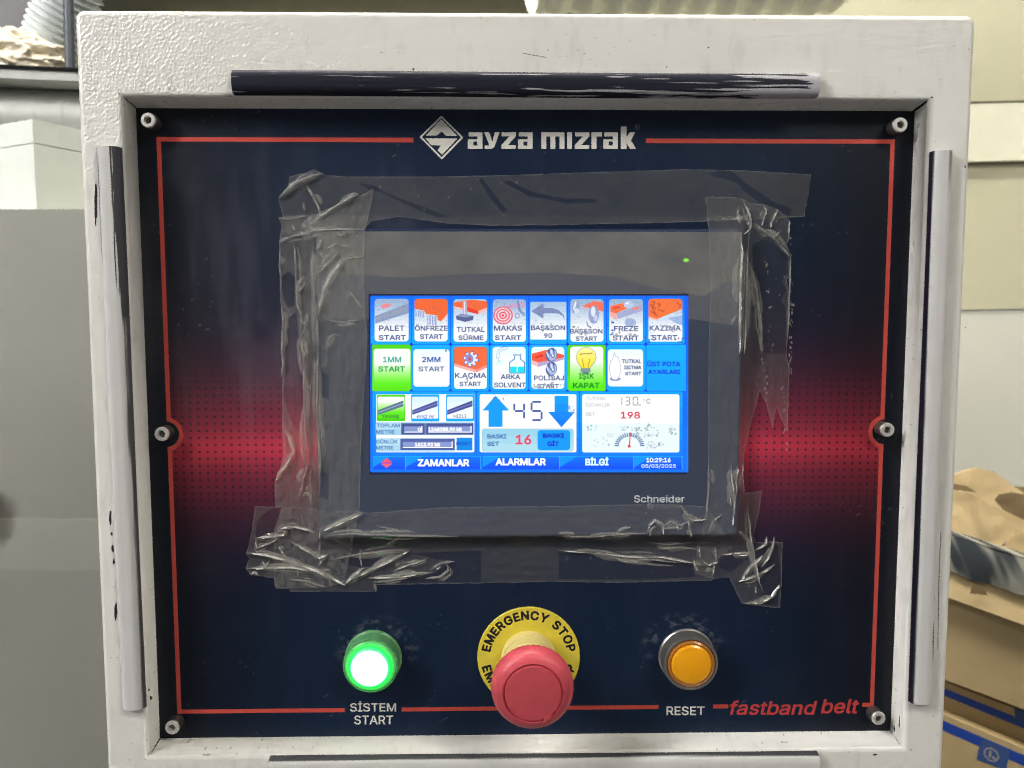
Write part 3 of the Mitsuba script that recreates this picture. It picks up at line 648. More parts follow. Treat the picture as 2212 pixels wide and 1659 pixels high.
# ------------------------------------------------------------------ push buttons and emergency stop
for key, (u, v), lens, rim in (('control_cabinet__push_button', (800, 1439), None, 'green_rim'), ('control_cabinet__push_button_001', (1493, 1434.5), 'amber_lens', 'amber_rim')):
    x, _, z = at(u, v, -10.0)
    put(key + '__bezel', turned([(14.6, 0), (14.6, 1.2), (14.0, 1.8), (13.9, 9.3), (13.6, 10.0)] + ([(12.6, 10.0), (12.1, 9.4), (11.9, 7.0)] if lens else [(13.2, 10.0), (13.0, 9.4), (12.8, 7.0)]), x, z, 0, 72), 'dull_steel' if lens else 'green_bezel', 30)
    if lens:
        put(key + '__collar', turned([(12.05, 7.0), (11.9, 10.3), (11.0, 10.9), (10.4, 10.6), (10.3, 8.5)], x, z, 0, 72), rim, 30)
        put(key + '__lens', turned([(0, 12.3), (6, 12.1), (9.3, 11.5), (10.1, 10.9), (10.35, 10.0), (10.35, 8.4)][::-1], x, z, 0, 72), lens, 25)
    else:
        # the lit lens: near-white middle, rim emission raised to throw green on the plate
        col = turned([(13.0, 7.0), (12.9, 9.8), (12.3, 10.5), (11.7, 10.7), (11.3, 10.5), (10.6, 11.0), (10.0, 10.4)], x, z, 0, 72)
        rad = np.hypot(col.vertices[:, 0] - x, col.vertices[:, 2] - z)
        colr = np.stack([np.interp(rad, [10, 11.3, 13], q) for q in ((0.0, 0.005, 0.04), (1.0, 0.42, 0.14), (0.03, 0.07, 0.05))], -1)
        put(key + '__collar', col, 'green_rim', True, color=colr, emitter={'type': 'area', 'radiance': {'type': 'mesh_attribute', 'name': 'vertex_color'}})
        prof = [(0, 13.6), (4, 13.5), (7.6, 13.1), (8.8, 12.8), (9.4, 12.6), (9.8, 12.3), (10.0, 11.9), (10.1, 10.2)][::-1]
        ml = turned(prof, x, z, 0, 72)
        rad = np.hypot(ml.vertices[:, 0] - x, ml.vertices[:, 2] - z)
        hgt = -ml.vertices[:, 1]
        rim_ = [0, 7.8, 8.9, 9.9, 10.1]
        colr = np.stack([np.interp(rad, [0, 7.8, 8.9, 9.4, 10.1], [6.0, 5.5, 0.9, 0.0, 0.0]), np.interp(rad, [0, 7.8, 8.9, 9.4, 10.1], [14, 13, 6.0, 24.0, 24.0]), np.interp(rad, [0, 7.8, 8.9, 9.4, 10.1], [7.0, 6.6, 1.6, 0.3, 0.2])], -1)
        put(key + '__lens', ml, 'green_rim', True, color=colr, emitter={'type': 'area', 'radiance': {'type': 'mesh_attribute', 'name': 'vertex_color'}})
tag('control_cabinet__push_button', 'round push button lit bright green')
tag('control_cabinet__push_button_001', 'round amber push button in a metal ring, unlit')

EX, EZ = [float(q) for q in xz(1142, 1419.5, -1)]
ES = 'control_cabinet__emergency_stop'
put(ES + '__legend_plate', turned([(0, 0), (26.2, 0), (26.4, 0.3), (26.4, 1.0), (26.1, 1.3), (0, 1.3)], EX, EZ, 0, 96), 'yellow_plate', 30)


def arc_text(s, r0, h, a0, a1, top):
    out = []
    wid = []
    for ch in s:
        wid.append(0.55 if ch == ' ' else max((text_shape(ch, True).bounds[2] - text_shape(ch, True).bounds[0]) / 10, .3) + 0.17)
    tot, x = sum(wid), 0
    for ch, w in zip(s, wid):
        a = a0 + (a1 - a0) * (x + w / 2) / tot
        x += w
        if ch == ' ':
            continue
        g = text_shape(ch, True)
        b = g.bounds
        g = affinity.translate(g, -(b[0] + b[2]) / 2, -5)
        g = affinity.scale(g, h / 10 * 1.05, h / 10, origin=(0, 0))
        g = affinity.rotate(g, a - 90 if top else a + 90, origin=(0, 0))
        out.append(affinity.translate(g, EX + r0 * math.cos(math.radians(a)), EZ + r0 * math.sin(math.radians(a))))
    return out


let = arc_text('EMERGENCY STOP', 22.2, 4.2, 172, 7, True) + arc_text('EMERGENCY STOP', 22.2, 4.2, 190, 350, False)
put(ES + '__lettering', flat(unary_union(let).buffer(0.16), -1.42), 'black_print')
put(ES + '__collar', turned([(14.0, 1.31), (14.0, 6.5), (13.6, 7.2), (12.9, 7.4), (12.7, 11.5), (12.3, 12.2), (11.6, 12.6), (11.4, 29.0)], EX, EZ, 0, 72), 'collar_plastic', 30)
cap = [(11.0, 24.2), (16.0, 24.4), (18.4, 25.6), (19.05, 27.4), (19.2, 30.0), (18.8, 32.4), (17.6, 34.6), (15.8, 35.9), (13.9, 36.6), (13.6, 35.8), (12.9, 35.8), (12.6, 36.85), (9, 37.3), (4, 37.6), (0, 37.7)]
cap = [(r_ * 1.015, h_ + 4.6) for r_, h_ in cap]
mc = turned(cap, 0, 0, 0, 180)
v = mc.vertices
r_, a_ = np.hypot(v[:, 0], v[:, 2]), np.arctan2(v[:, 2], v[:, 0])
knurl = 0.32 * np.clip((r_ - 16.8) / 1.5, 0, 1) * (np.cos(a_ * 45) < -0.55) * (-v[:, 1] < 36.1)
open_ = (a_ > -1.15) & (a_ < -0.72)
k = 1 - knurl / np.maximum(r_, 1)
mc.vertices = np.c_[v[:, 0] * k, v[:, 1], v[:, 2] * k]
cz_ = float(at(1150, 1487, -36)[2]) - 0.3
mc.apply_translation([EX + 0.4, 0, cz_ + 0.3])
put(ES + '__cap', mc, 'red_plastic', 40)
arrow = affinity.translate(Polygon([(5.2, -10.6), (9.0, -8.4), (7.9, -12.9), (7.3, -12.0), (5.6, -13.4), (4.2, -14.4), (4.9, -12.6)]), EX + 0.4, cz_ + 0.3)
put(ES + '__arrow', extr(arrow, -40.6, -41.7), 'red_plastic', label='small raised turn arrow on the red cap')
tag(ES, 'emergency stop button with a red mushroom cap on a round yellow plate')

# ------------------------------------------------------------------ trim strips stuck on the frame


def trim(key, u0, v0, u1, v1, width, height, mat, label, over=0.0):
    """A half-round strip between two measured end points of its centre line."""
    a, b = xz(u0, v0, DEPTH - height * .6), xz(u1, v1, DEPTH - height * .6)
    d = b - a
    n = int(np.linalg.norm(d) / 2) + 1
    t = d / np.linalg.norm(d)
    s = np.array([-t[1], t[0]])
    ang = np.linspace(0, math.pi, 15)
    w = width / 2
    pr = np.c_[-w * np.sign(np.cos(ang)) * np.abs(np.cos(ang)) ** 0.75, height * np.sin(ang) ** 0.7]
    pts, bend = [], np.random.default_rng(len(key))
    for k in range(n + 1):
        c = a + d * k / n + s * (0.25 * math.sin(k / n * 5 + 1))
        for p_, h in pr:
            q = c + s * p_
            pts.append((q[0], DEPTH - 0.02 - h, q[1]))
    m = grid(pts, n + 1, len(pr))
    caps = []
    for off in (0, n * len(pr)):
        i = np.arange(1, len(pr) - 1)
        caps.append(np.c_[np.full(len(i), off), off + i, off + i + 1])
    m = trimesh.Trimesh(m.vertices, np.vstack([m.faces, *caps]), process=False)
    put(key, m, mat, 50, label=label, cat='trim strip')
    return a, b, s


def local(a, b):
    """Distance along and across a strip, in mm, from a world point."""
    d = (b - a) / np.linalg.norm(b - a)
    L_ = float(np.linalg.norm(b - a))
    return lambda p: (((p.x * 1000 - a[0]) * d[0] + (p.z * 1000 - a[1]) * d[1]), (-(p.x * 1000 - a[0]) * d[1] + (p.z * 1000 - a[1]) * d[0]), L_)


ta = trim('trim_strip', 502, 177, 1768, 183, 11.2, 4.6, 'trim_black', 'black inked half-round trim strip along the top of the frame')
tl = trim('trim_strip_001', 231, 317, 288, 1531, 11.0, 4.6, 'trim_left', 'grey half-round trim strip with black smears, left of the panel')
tr_ = trim('trim_strip_002', 2037, 326, 1990, 1519, 10.4, 4.6, 'trim_right', 'glossy pale lilac-grey half-round trim strip right of the panel')
tb = trim('trim_strip_003', 582, 1662, 1768, 1650, 11.0, 4.6, 'trim_bottom', 'pale grey trim strip along the lower edge of the frame')
la, ll, lr, lb = local(*ta[:2]), local(*tl[:2]), local(*tr_[:2]), local(*tb[:2])
INKC, PLAST = (0.009, 0.010, 0.020), (0.60, 0.58, 0.575)


def trim_black(p, n, uv):
    s, t, ln = la(p)
    streak = fbm(s * 0.05, 1.0, t * 1.1, 4)
    worn = sstep(0.80, 0.99, s / ln) * 0.30 + sstep(-2.2, -4.6, t) * 0.28 * sstep(0.25, 0.7, s / ln) + sstep(0.975, 0.995, s / ln) * 0.3
    k = sstep(0.70 - worn * 0.9, 0.80 - worn * 0.9, streak)
    return mixc(mixc(INKC, (0.030, 0.030, 0.045), fbm(s * 0.02, 4.0, t * 2.2, 3) * 0.7), (0.40, 0.385, 0.41), k)


def trim_left(p, n, uv):
    s, t, ln = ll(p)
    base = mixc(PLAST, (0.52, 0.50, 0.495), fbm(s * 0.01, 2.0, t * 0.8, 3))
    e = fbm(s * 0.03, 5.0, t * 0.9, 4)
    right = sstep(0.53, 0.62, sstep(0.4, 4.2, t + (e - 0.5) * 6) * (0.25 + 0.95 * sstep(0.5, 0.0, s / ln)))
    left = sstep(0.4, 0.6, sstep(-2.6, -4.6, t + (e - 0.5) * 3.5) * sstep(0.38, 0.02, s / ln)) * 0.8
    edge = sstep(4.1, 4.9, t + (e - 0.5) * 2.0)
    return mixc(base, INKC, dr.maximum(dr.maximum(right * 0.9, left), edge * 0.85))


def trim_right(p, n, uv):
    s, t, ln = lr(p)
    base = mixc((0.64, 0.615, 0.62), (0.57, 0.55, 0.545), fbm(s * 0.008, 2.0, t * 0.5, 3))
    drip = sstep(1.1, 0.5, dr.abs(t - 2.9)) * sstep(26, 2, s) * sstep(0.35, 0.6, fbm(s * 0.1, 4.0, t, 2) + 0.25)
    edge = sstep(-4.0, -4.6, t + (fbm(s * 0.02, 6.0, t, 3) - 0.5) * 0.8)
    return mixc(mixc(base, (0.22, 0.17, 0.14), drip * 0.8), INKC, edge)


def trim_bottom(p, n, uv):
    s, t, ln = lb(p)
    base = mixc((0.60, 0.59, 0.57), (0.54, 0.53, 0.51), fbm(s * 0.01, 2.0, t * 0.5, 3))
    return mixc(base, INKC, sstep(4.3, 4.9, t + (fbm(s * 0.03, 3.0, t, 3) - 0.5) * 0.8) * 0.9)


for nm, fn, rg, sp in (('trim_black', trim_black, 0.45, 0.12), ('trim_left', trim_left, 0.45, 0.15), ('trim_right', trim_right, 0.14, 0.45), ('trim_bottom', trim_bottom, 0.45, 0.2)):
    scene[nm] = {'type': 'twosided', 'b': {'type': 'principled', 'base_color': P(fn), 'roughness': rg, 'specular': sp}}
for k in ('trim_strip', 'trim_strip_001', 'trim_strip_002', 'trim_strip_003'):
    labels[k]['group'] = 'half-round trim strips on the frame'

# ------------------------------------------------------------------ clear tape and film over the touchscreen
HRECT = sbox(hx0, hz0, hx1, hz1)


def step_height(x, z):
    """How far the tape stands off the plate: over the screen's case, down its side, then flat."""
    dx, dz = np.maximum(np.maximum(hx0 - x, x - hx1), 0), np.maximum(np.maximum(hz0 - z, z - hz1), 0)
    d = np.hypot(dx, dz)
    return (HS + 0.1) * np.clip(1 - d / 7.0, 0, 1) ** 1.6


def onto(pts, extra=0.5):
    """Measured pixels to (x, z) on the tape's own surface."""
    pts = np.asarray(pts, float)
    q = xz(pts[:, 0], pts[:, 1], -extra)
    for _ in range(4):
        q = xz(pts[:, 0], pts[:, 1], -(step_height(q[:, 0], q[:, 1]) + extra))
    return q


ZT = {'TL': (1050, 620, 2.127), 'TR': (2300, 620, 2.1267), 'BL': (900, 1800, 2.212), 'BR': (2200, 1800, 2.212), 'P': (0, 0, 1 / 1.82278), 'W': (500, 1300, 1.84375)}


def zp(tag_, pts):
    x0, y0, s = ZT[tag_]
    return (np.array([x0, y0]) + np.asarray(pts, float) / s) / 1.82278


def outline(segs, rough=0.0, seed=0):
    pts = np.vstack([zp(t, p) for t, p in segs])
    g = Polygon(onto(pts)).buffer(0)
    if rough:
        a = np.array(g.segmentize(2.0).exterior.coords)[:-1]
        n_ = meshkit.fbm(np.c_[a * 0.35, np.full(len(a), seed)], 3, seed) - 0.5
        c = a.mean(0)
        a = a + (a - c) / np.linalg.norm(a - c, axis=1, keepdims=True) * (n_ * rough)[:, None]
        g = Polygon(a).buffer(0)
    return max(polys(g), key=lambda q: q.area)


def sheet(g, lift, spacing, folds, amp, seed, stretch=(1, 1)):
    """A crumpled sheet over the outline g: stands on step_height, raised along the folds [(points in mm, width, height)]."""
    pts = []
    for p in polys(g):
        for r in [p.exterior, *p.interiors]:
            pts.append(np.array(r.segmentize(spacing).coords)[:-1])
    x0, z0, x1, z1 = g.bounds
    gx, gz = np.meshgrid(np.arange(x0, x1, spacing), np.arange(z0, z1, spacing * .9))
    gx = gx + (np.arange(gx.shape[0]) % 2)[:, None] * spacing / 2
    q = np.c_[gx.ravel(), gz.ravel()]
    q = q[shapely.contains_xy(g.buffer(-spacing * .4), q[:, 0], q[:, 1])]
    v = np.vstack(pts + [q])
    f = Delaunay(v).simplices
    c = v[f].mean(1)
    f = f[shapely.contains_xy(g, c[:, 0], c[:, 1])]
    h = step_height(v[:, 0], v[:, 1])
    d_edge = np.minimum(np.abs(h - 0.3), np.abs(h - 5.8))
    tent = (h > 0.05) & (h < HS - 0.1)
    st = np.array(stretch)
    w = meshkit.fbm(np.c_[v * st * 0.16, np.full(len(v), seed)], 4, seed)
    ridged = 1 - np.abs(2 * w - 1)
    w2 = meshkit.noise(np.c_[v * st * 0.5, np.full(len(v), seed + 3)], seed)
    hgt = h + lift + amp * (ridged - 0.6).clip(0, 1) * 2.2 + amp * 0.22 * w2 + tent * amp * 0.9 * ridged
    lines = shapely.points(v)
    for pl, wd, hh in folds:
        d = shapely.distance(LineString(pl), lines)
        hgt = np.maximum(hgt, h + lift + hh * np.exp(-(d / wd) ** 2))
    m = trimesh.Trimesh(np.c_[v[:, 0], -hgt, v[:, 1]], f, process=False)
    a = np.cross(v[f[:, 1]] - v[f[:, 0]], v[f[:, 2]] - v[f[:, 0]])
    m.faces = np.where((a < 0)[:, None], f[:, ::-1], f)
    return m


def ribbon(pts, w, lift, hh, seed):
    """A fold of tape standing up: a narrow double sheet with a sharp crest that tapers at both ends."""
    ls = LineString(pts)
    n = max(4, int(ls.length / 1.2))
    c = np.array([ls.interpolate(t, True).coords[0] for t in np.linspace(0, 1, n)])
    t = np.gradient(c, axis=0)
    t /= np.linalg.norm(t, axis=1, keepdims=True)
    s = np.c_[-t[:, 1], t[:, 0]]
    k = np.linspace(0, 1, n)
    taper = np.clip(np.minimum(k, 1 - k) * 5, 0.12, 1) * (0.75 + 0.5 * meshkit.noise(np.c_[c * 0.3, np.full(n, seed)], seed))
    rows = []
    for a, b in ((-1, 0), (-0.45, 0.55), (0, 1), (0.35, 0.6), (1, 0)):
        q = c + s * (a * w * taper)[:, None]
        rows.append(np.c_[q[:, 0], -(step_height(q[:, 0], q[:, 1]) + lift + b * hh * taper), q[:, 1]])
    return grid(np.stack(rows, 1), n, 5)


def tape(key, g, lift, label, folds, amp=0.5, holes=(), spacing=1.2, mat='film_haze', seed=1, stretch=(1, 1), edge=True, cat='adhesive tape', group='clear tape strips round the touchscreen'):
    """folds: [(zoom, points, width mm, height mm)]; holes: patches where the tape is pressed down and clear."""
    fl = [(onto(zp(t, p)), w, h) for t, p, w, h in folds]
    clear = [Polygon(onto(zp(t, p))).buffer(0).intersection(g) for t, p in holes]
    cl = unary_union(clear) if clear else None
    hazy = g.difference(cl) if cl is not None else g
    put(key + '__film', sheet(hazy, lift, spacing, fl, amp, seed, stretch), mat, True)
    tag(key, label, cat, group)
    if cl is not None and not cl.is_empty:
        put(key + '__clear_patch', join(*[sheet(p, lift - 0.1, spacing, [], amp * .3, seed + 5) for p in polys(cl)]), 'film_clear', True, kind='stuff')
    put(key + '__crease', join(*[ribbon(p, w * 0.9, lift + 0.12, h, seed + i) for i, (p, w, h) in enumerate(fl)]), 'film_crease', 60, kind='stuff')
    fc, r6 = [], np.random.default_rng(seed + 500)
    for p, w, h in fl:                              # broad soft buckles that run beside the folds
        ls = LineString(p)
        for _ in range(1 + int(ls.length / 14)):
            t0_ = r6.uniform(0, .5)
            t1_, off = min(1, t0_ + r6.uniform(.25, .6)), r6.uniform(.8, 2.6) * r6.choice([-1, 1])
            c_ = np.array([ls.interpolate(q, True).coords[0] for q in np.linspace(t0_, t1_, 7)])
            d_ = c_[-1] - c_[0]
            if np.linalg.norm(d_) < 2.5:
                continue
            n_ = np.array([-d_[1], d_[0]]) / np.linalg.norm(d_)
            c_ = c_ + n_ * (off * (0.4 + 0.6 * np.sin(np.linspace(0.2, 2.6, 7))))[:, None]
            if g.buffer(-.4).contains(LineString(c_)):
                fc.append(ribbon(c_, r6.uniform(.5, 1.7), lift + .18, r6.uniform(.3, .9), seed + 9))
    if fc:
        put(key + '__buckle', join(*fc), 'film_facet', 60, kind='stuff')
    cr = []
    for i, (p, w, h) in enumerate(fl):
        if h >= 0.95:                                # near-white ribbons painted as highlights on broken stretches of the sharpest folds
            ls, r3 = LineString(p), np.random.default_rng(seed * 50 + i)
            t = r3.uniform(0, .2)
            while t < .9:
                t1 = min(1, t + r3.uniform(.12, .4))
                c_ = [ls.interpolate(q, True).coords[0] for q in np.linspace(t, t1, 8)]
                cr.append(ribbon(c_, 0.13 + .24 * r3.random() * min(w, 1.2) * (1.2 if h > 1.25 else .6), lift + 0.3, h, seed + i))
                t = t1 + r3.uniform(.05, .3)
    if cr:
        put(key + '__painted_glint', join(*cr), 'film_glint', 60, kind='stuff')
    bub, r4 = [], np.random.default_rng(seed + 77)
    b = g.bounds
    while len(bub) < g.area / 95:                   # trapped bubbles and grit
        p = r4.uniform(b[:2], b[2:])
        if g.contains(Point(p)):
            w = r4.uniform(.12, .42)
            c_ = [(p[0] + w * r4.uniform(.5, 1.4) * math.cos(t), p[1] + w * r4.uniform(.5, 1.4) * math.sin(t)) for t in np.linspace(0, 5.3, 6)]
            q = np.array(c_)
            h = step_height(q[:, 0], q[:, 1]) + lift + .35
            bub.append(trimesh.Trimesh(np.c_[q[:, 0], -h, q[:, 1]], [[0, 1, 2], [0, 2, 3], [0, 3, 4], [0, 4, 5]], process=False))
    put(key + '__grit', join(*bub), 'film_crease', kind='stuff')
    if edge:
        e = g.boundary.segmentize(1.0).buffer(0.22).intersection(g)
        put(key + '__cut_edge', sheet(e, lift + 0.15, 1.2, [], 0.02, seed), 'film_edge', True, kind='stuff')


# film over the front of the screen
disp = [xz(u, v, HD) for u, v in ((798, 637), (1485, 637), (1481, 1023), (800, 1023))]
face_g = HRECT.buffer(-1.0).difference(Polygon(disp).buffer(0.4))
cut1 = Polygon(onto([(600, 400), (1700, 400), (1700, 600), (1560, 612), (1520, 640), (1430, 625), (1330, 598), (1180, 588), (1000, 592), (880, 600), (700, 590), (600, 596)]))
cut2 = Polygon(onto([(600, 400), (1700, 400), (1700, 700), (1600, 706), (1500, 690), (700, 690), (600, 720)]))
put('protective_film__sheet', sheet(face_g.intersection(cut1), 0.35, 2.5, [], 0.22, 31), 'film_face', True)
put('protective_film__sheet_001', sheet(face_g.intersection(cut2).difference(cut1), 0.35, 2.5, [], 0.22, 31), 'film_face_mid', True)
put('protective_film__sheet_002', sheet(face_g.difference(cut2), 0.35, 2.5, [], 0.22, 31), 'film_face_low', True)
tag('protective_film', 'hazy clear film on the touchscreen round its display, milkiest at the top', 'film')

top_g = outline([('TL', [(108, 330), (100, 365), (180, 640), (330, 625), (820, 602), (870, 535)]), ('P', [(862, 468), (960, 482), (1050, 487), (1200, 486), (1400, 482), (1527, 478), (1690, 470), (1738, 468), (1742, 440), (1752, 377), (1600, 368), (1480, 366), (1280, 372), (1090, 379), (900, 382), (770, 382)]), ('TL', [(490, 150), (395, 98), (325, 130), (290, 135), (190, 160), (175, 250)])], 0.8, 3)
tape('packing_tape', top_g, 0.45, 'strip of clear tape along the top of the touchscreen, brownish with dark streaks',
     [('TL', [(105, 340), (250, 225), (330, 190), (470, 130)], 1.5, 1.6), ('TL', [(335, 235), (390, 330), (440, 430), (455, 500)], 0.8, 1.3), ('TL', [(310, 380), (318, 450)], 0.7, 1.0), ('TL', [(100, 515), (200, 520), (330, 490)], 0.7, 1.1), ('TL', [(215, 560), (240, 620)], 0.9, 1.2)],
     0.22, [('TL', [(770, 215), (900, 235), (1060, 320), (1200, 370), (1400, 450), (1510, 495), (1450, 510), (1300, 455), (1140, 385), (1000, 310), (850, 265)]), ('P', [(1032, 385), (1040, 384), (1094, 452), (1088, 462), (1060, 430)]), ('P', [(1088, 394), (1100, 390), (1150, 415), (1215, 428), (1290, 430), (1288, 438), (1225, 440), (1190, 432), (1140, 424)]),
             ('TR', [(1050, 135), (1110, 112), (1230, 110), (1290, 160), (1350, 215), (1480, 300), (1600, 380), (1740, 430), (1720, 490), (1500, 400), (1390, 320), (1340, 280), (1280, 215), (1180, 180), (1080, 165)])], 1.6, seed=3)

left_g = outline([('TL', [(100, 500), (130, 580), (108, 700), (112, 900), (118, 1200), (135, 1400), (130, 1600)]), ('W', [(1130, 330), (1128, 520), (1130, 700), (1140, 900), (1100, 1050), (1075, 1100), (1080, 1280)]), ('BL', [(470, 430), (400, 640), (400, 1050), (415, 1135), (840, 1130), (1000, 1090), (1140, 480), (1150, 130), (1150, 0)]), ('TL', [(845, 1500), (820, 1250), (815, 800), (850, 500), (900, 260), (850, 290), (790, 320), (740, 290), (650, 320), (600, 400), (400, 480)])], 1.0, 8)
tape('packing_tape_001', left_g, 0.75, 'crumpled strip of clear tape down the left side of the touchscreen',
     [('TL', [(330, 610), (460, 500), (600, 410), (780, 300)], 1.2, 1.6), ('TL', [(115, 720), (220, 665), (370, 630), (560, 605), (810, 610)], 0.9, 1.2), ('TL', [(235, 720), (245, 900), (250, 1100), (262, 1250), (290, 1330), (285, 1500)], 0.55, 1.4), ('TL', [(400, 660), (385, 850), (390, 1050), (415, 1250), (430, 1500), (430, 1650)], 0.6, 1.6),
      ('TL', [(430, 980), (520, 890), (600, 800)], 0.7, 1.1), ('TL', [(640, 880), (560, 980), (500, 1090), (450, 1250), (435, 1320)], 1.5, 1.6), ('TL', [(265, 1140), (330, 1060), (365, 970), (370, 930)], 0.7, 1.3), ('TL', [(300, 1300), (290, 1380), (330, 1400), (350, 1300)], 0.6, 1.2), ('TL', [(280, 1500), (310, 1480), (345, 1380), (360, 1290)], 0.7, 1.3), ('TL', [(300, 1500), (330, 1540), (345, 1650)], 0.8, 1.2),
      ('TL', [(580, 620), (630, 665), (670, 625)], 0.6, 1.1), ('TL', [(420, 780), (450, 740), (460, 690)], 0.7, 1.0), ('TL', [(690, 1120), (740, 1180), (800, 1270)], 0.7, 0.9), ('TL', [(500, 1360), (620, 1385), (790, 1360)], 0.6, 0.7), ('TL', [(620, 740), (700, 750)], 0.7, 0.9), ('TL', [(500, 770), (600, 720)], 0.7, 0.9), ('TL', [(640, 860), (740, 840), (810, 830)], 0.6, 0.8), ('TL', [(440, 790), (490, 850)], 0.7, 1.0),
      ('TL', [(115, 760), (110, 900), (118, 1000)], 0.5, 1.0), ('TL', [(130, 1270), (140, 1340), (135, 1450), (130, 1600)], 0.6, 1.2), ('TL', [(505, 1620), (515, 1520), (570, 1480), (610, 1500)], 0.6, 0.8),
      ('W', [(1130, 30), (1125, 150), (1135, 250), (1118, 340)], 0.6, 1.2), ('W', [(1255, 30), (1275, 130), (1290, 250), (1305, 480)], 0.6, 1.3), ('W', [(1330, 40), (1310, 120), (1280, 220)], 0.7, 1.3), ('W', [(1390, 60), (1385, 300), (1380, 600), (1400, 900), (1400, 1200)], 0.7, 1.7), ('W', [(1285, 250), (1290, 560), (1300, 800), (1320, 980)], 0.55, 1.4), ('W', [(1135, 690), (1180, 790), (1215, 890), (1150, 1000), (1095, 1090)], 1.0, 1.4), ('W', [(1180, 960), (1120, 1030), (1085, 1090)], 1.2, 1.3),
      ('W', [(1360, 950), (1335, 1050), (1325, 1110)], 0.6, 1.5), ('W', [(1320, 950), (1280, 1100), (1250, 1230)], 0.6, 1.3), ('W', [(1330, 1100), (1340, 1200), (1330, 1290)], 0.5, 1.2), ('W', [(1270, 1210), (1300, 1180), (1330, 1190), (1335, 1260)], 0.5, 0.9), ('W', [(1340, 340), (1330, 490)], 0.5, 1.1)],
     0.75, [('TL', [(185, 960), (240, 1000), (235, 1240), (190, 1260), (140, 1180), (130, 1000)]), ('W', [(1155, 160), (1250, 180), (1280, 400), (1285, 800), (1270, 790), (1180, 620), (1140, 480)]), ('TL', [(190, 1340), (250, 1300), (270, 1500), (280, 1650), (160, 1650), (165, 1450)]), ('W', [(1400, 300), (1470, 320), (1470, 500), (1405, 480)]), ('W', [(1410, 1020), (1470, 1040), (1465, 1240), (1412, 1200)])], 0.9, mat='film_left', seed=11, stretch=(1.5, 0.5))

right_g = outline([('TR', [(1012, 340), (1060, 330), (1225, 330), (1330, 350), (1380, 380), (1500, 395), (1620, 440), (1700, 510), (1720, 540), (1712, 690), (1690, 730), (1730, 820), (1725, 1000), (1690, 1020), (1715, 1150), (1710, 1400), (1690, 1640)]), ('P', [(1705, 800), (1702, 860), (1700, 930), (1688, 905), (1676, 880), (1668, 925), (1655, 870), (1640, 845), (1628, 890), (1615, 940)]), ('BR', [(1602, 0), (1608, 320), (1770, 290), (1740, 480), (1690, 690), (1720, 740), (1945, 735), (1940, 1000), (1925, 1310), (1700, 1290), (1590, 1270), (1480, 1040), (1340, 1060), (1190, 1010), (1225, 700), (1285, 430), (1300, 100), (1300, 0)]), ('TR', [(1040, 1640), (1055, 1200), (1050, 830), (1045, 600), (1030, 480)])], 1.0, 9)
tape('packing_tape_002', right_g, 0.75, 'crumpled strip of clear tape down the right side of the touchscreen',
     [('TR', [(1285, 430), (1290, 520), (1310, 560)], 0.8, 1.2), ('TR', [(1325, 355), (1370, 450), (1395, 530), (1390, 600), (1330, 650)], 0.6, 1.4), ('TR', [(1400, 560), (1480, 600), (1600, 690), (1715, 830)], 0.7, 1.2), ('TR', [(1500, 400), (1525, 450), (1500, 520), (1485, 575)], 0.6, 1.2), ('TR', [(1620, 440), (1560, 560), (1560, 590)], 0.7, 1.2), ('TR', [(1640, 620), (1570, 690)], 0.6, 0.9), ('TR', [(1715, 540), (1710, 650)], 0.5, 1.2),
      ('TR', [(1310, 640), (1320, 800), (1310, 1000), (1305, 1250), (1300, 1640)], 0.7, 1.5), ('TR', [(1380, 600), (1365, 800), (1358, 1000), (1350, 1300), (1338, 1640)], 0.5, 1.7), ('TR', [(1390, 880), (1420, 1050), (1450, 1250), (1470, 1450), (1480, 1640)], 1.4, 0.9), ('TR', [(1725, 830), (1720, 1050), (1712, 1300), (1705, 1500)], 0.5, 0.9), ('TR', [(1235, 1390), (1270, 1330)], 0.8, 0.9),
      ('BR', [(1500, 60), (1505, 200), (1530, 330), (1525, 480), (1510, 600)], 0.6, 1.3), ('BR', [(1600, 0), (1595, 150), (1610, 310)], 0.6, 1.6), ('BR', [(1560, 80), (1545, 200), (1545, 340)], 0.5, 1.3), ('BR', [(1632, 320), (1645, 480), (1665, 680), (1690, 800), (1715, 950), (1745, 1090), (1790, 1190)], 0.6, 1.7), ('BR', [(1490, 350), (1495, 410)], 0.6, 1.2), ('BR', [(1300, 60), (1305, 250), (1290, 430), (1285, 560)], 0.5, 0.8),
      ('BR', [(1875, 690), (1862, 780), (1820, 880), (1760, 960)], 0.9, 1.2), ('BR', [(1810, 690), (1800, 760), (1710, 810)], 0.9, 1.1), ('BR', [(1590, 1070), (1660, 960), (1720, 910), (1780, 850)], 1.1, 1.2), ('BR', [(1560, 1080), (1700, 1040), (1820, 980), (1880, 930)], 0.9, 1.1), ('BR', [(1610, 1270), (1750, 1270), (1860, 1210), (1920, 1110)], 1.1, 1.1), ('BR', [(1710, 1120), (1715, 1190)], 0.5, 1.0), ('BR', [(1420, 850), (1560, 835), (1670, 830)], 0.7, 1.1), ('BR', [(1560, 640), (1620, 690), (1680, 760)], 0.7, 1.0), ('BR', [(1300, 660), (1340, 560), (1420, 500)], 0.6, 0.9)],
     0.5, [('TR', [(1400, 740), (1480, 690), (1560, 700), (1700, 830), (1700, 960), (1650, 1040), (1690, 1110), (1640, 1200), (1680, 1260), (1690, 1640), (1500, 1640), (1460, 1300), (1420, 1000)]), ('BR', [(1690, 560), (1760, 760), (1900, 760), (1930, 1050), (1900, 1290), (1790, 1290), (1730, 1100), (1700, 900), (1640, 880), (1500, 1000), (1400, 960), (1400, 880), (1640, 850)])], 0.9, seed=17, stretch=(1.5, 0.5))

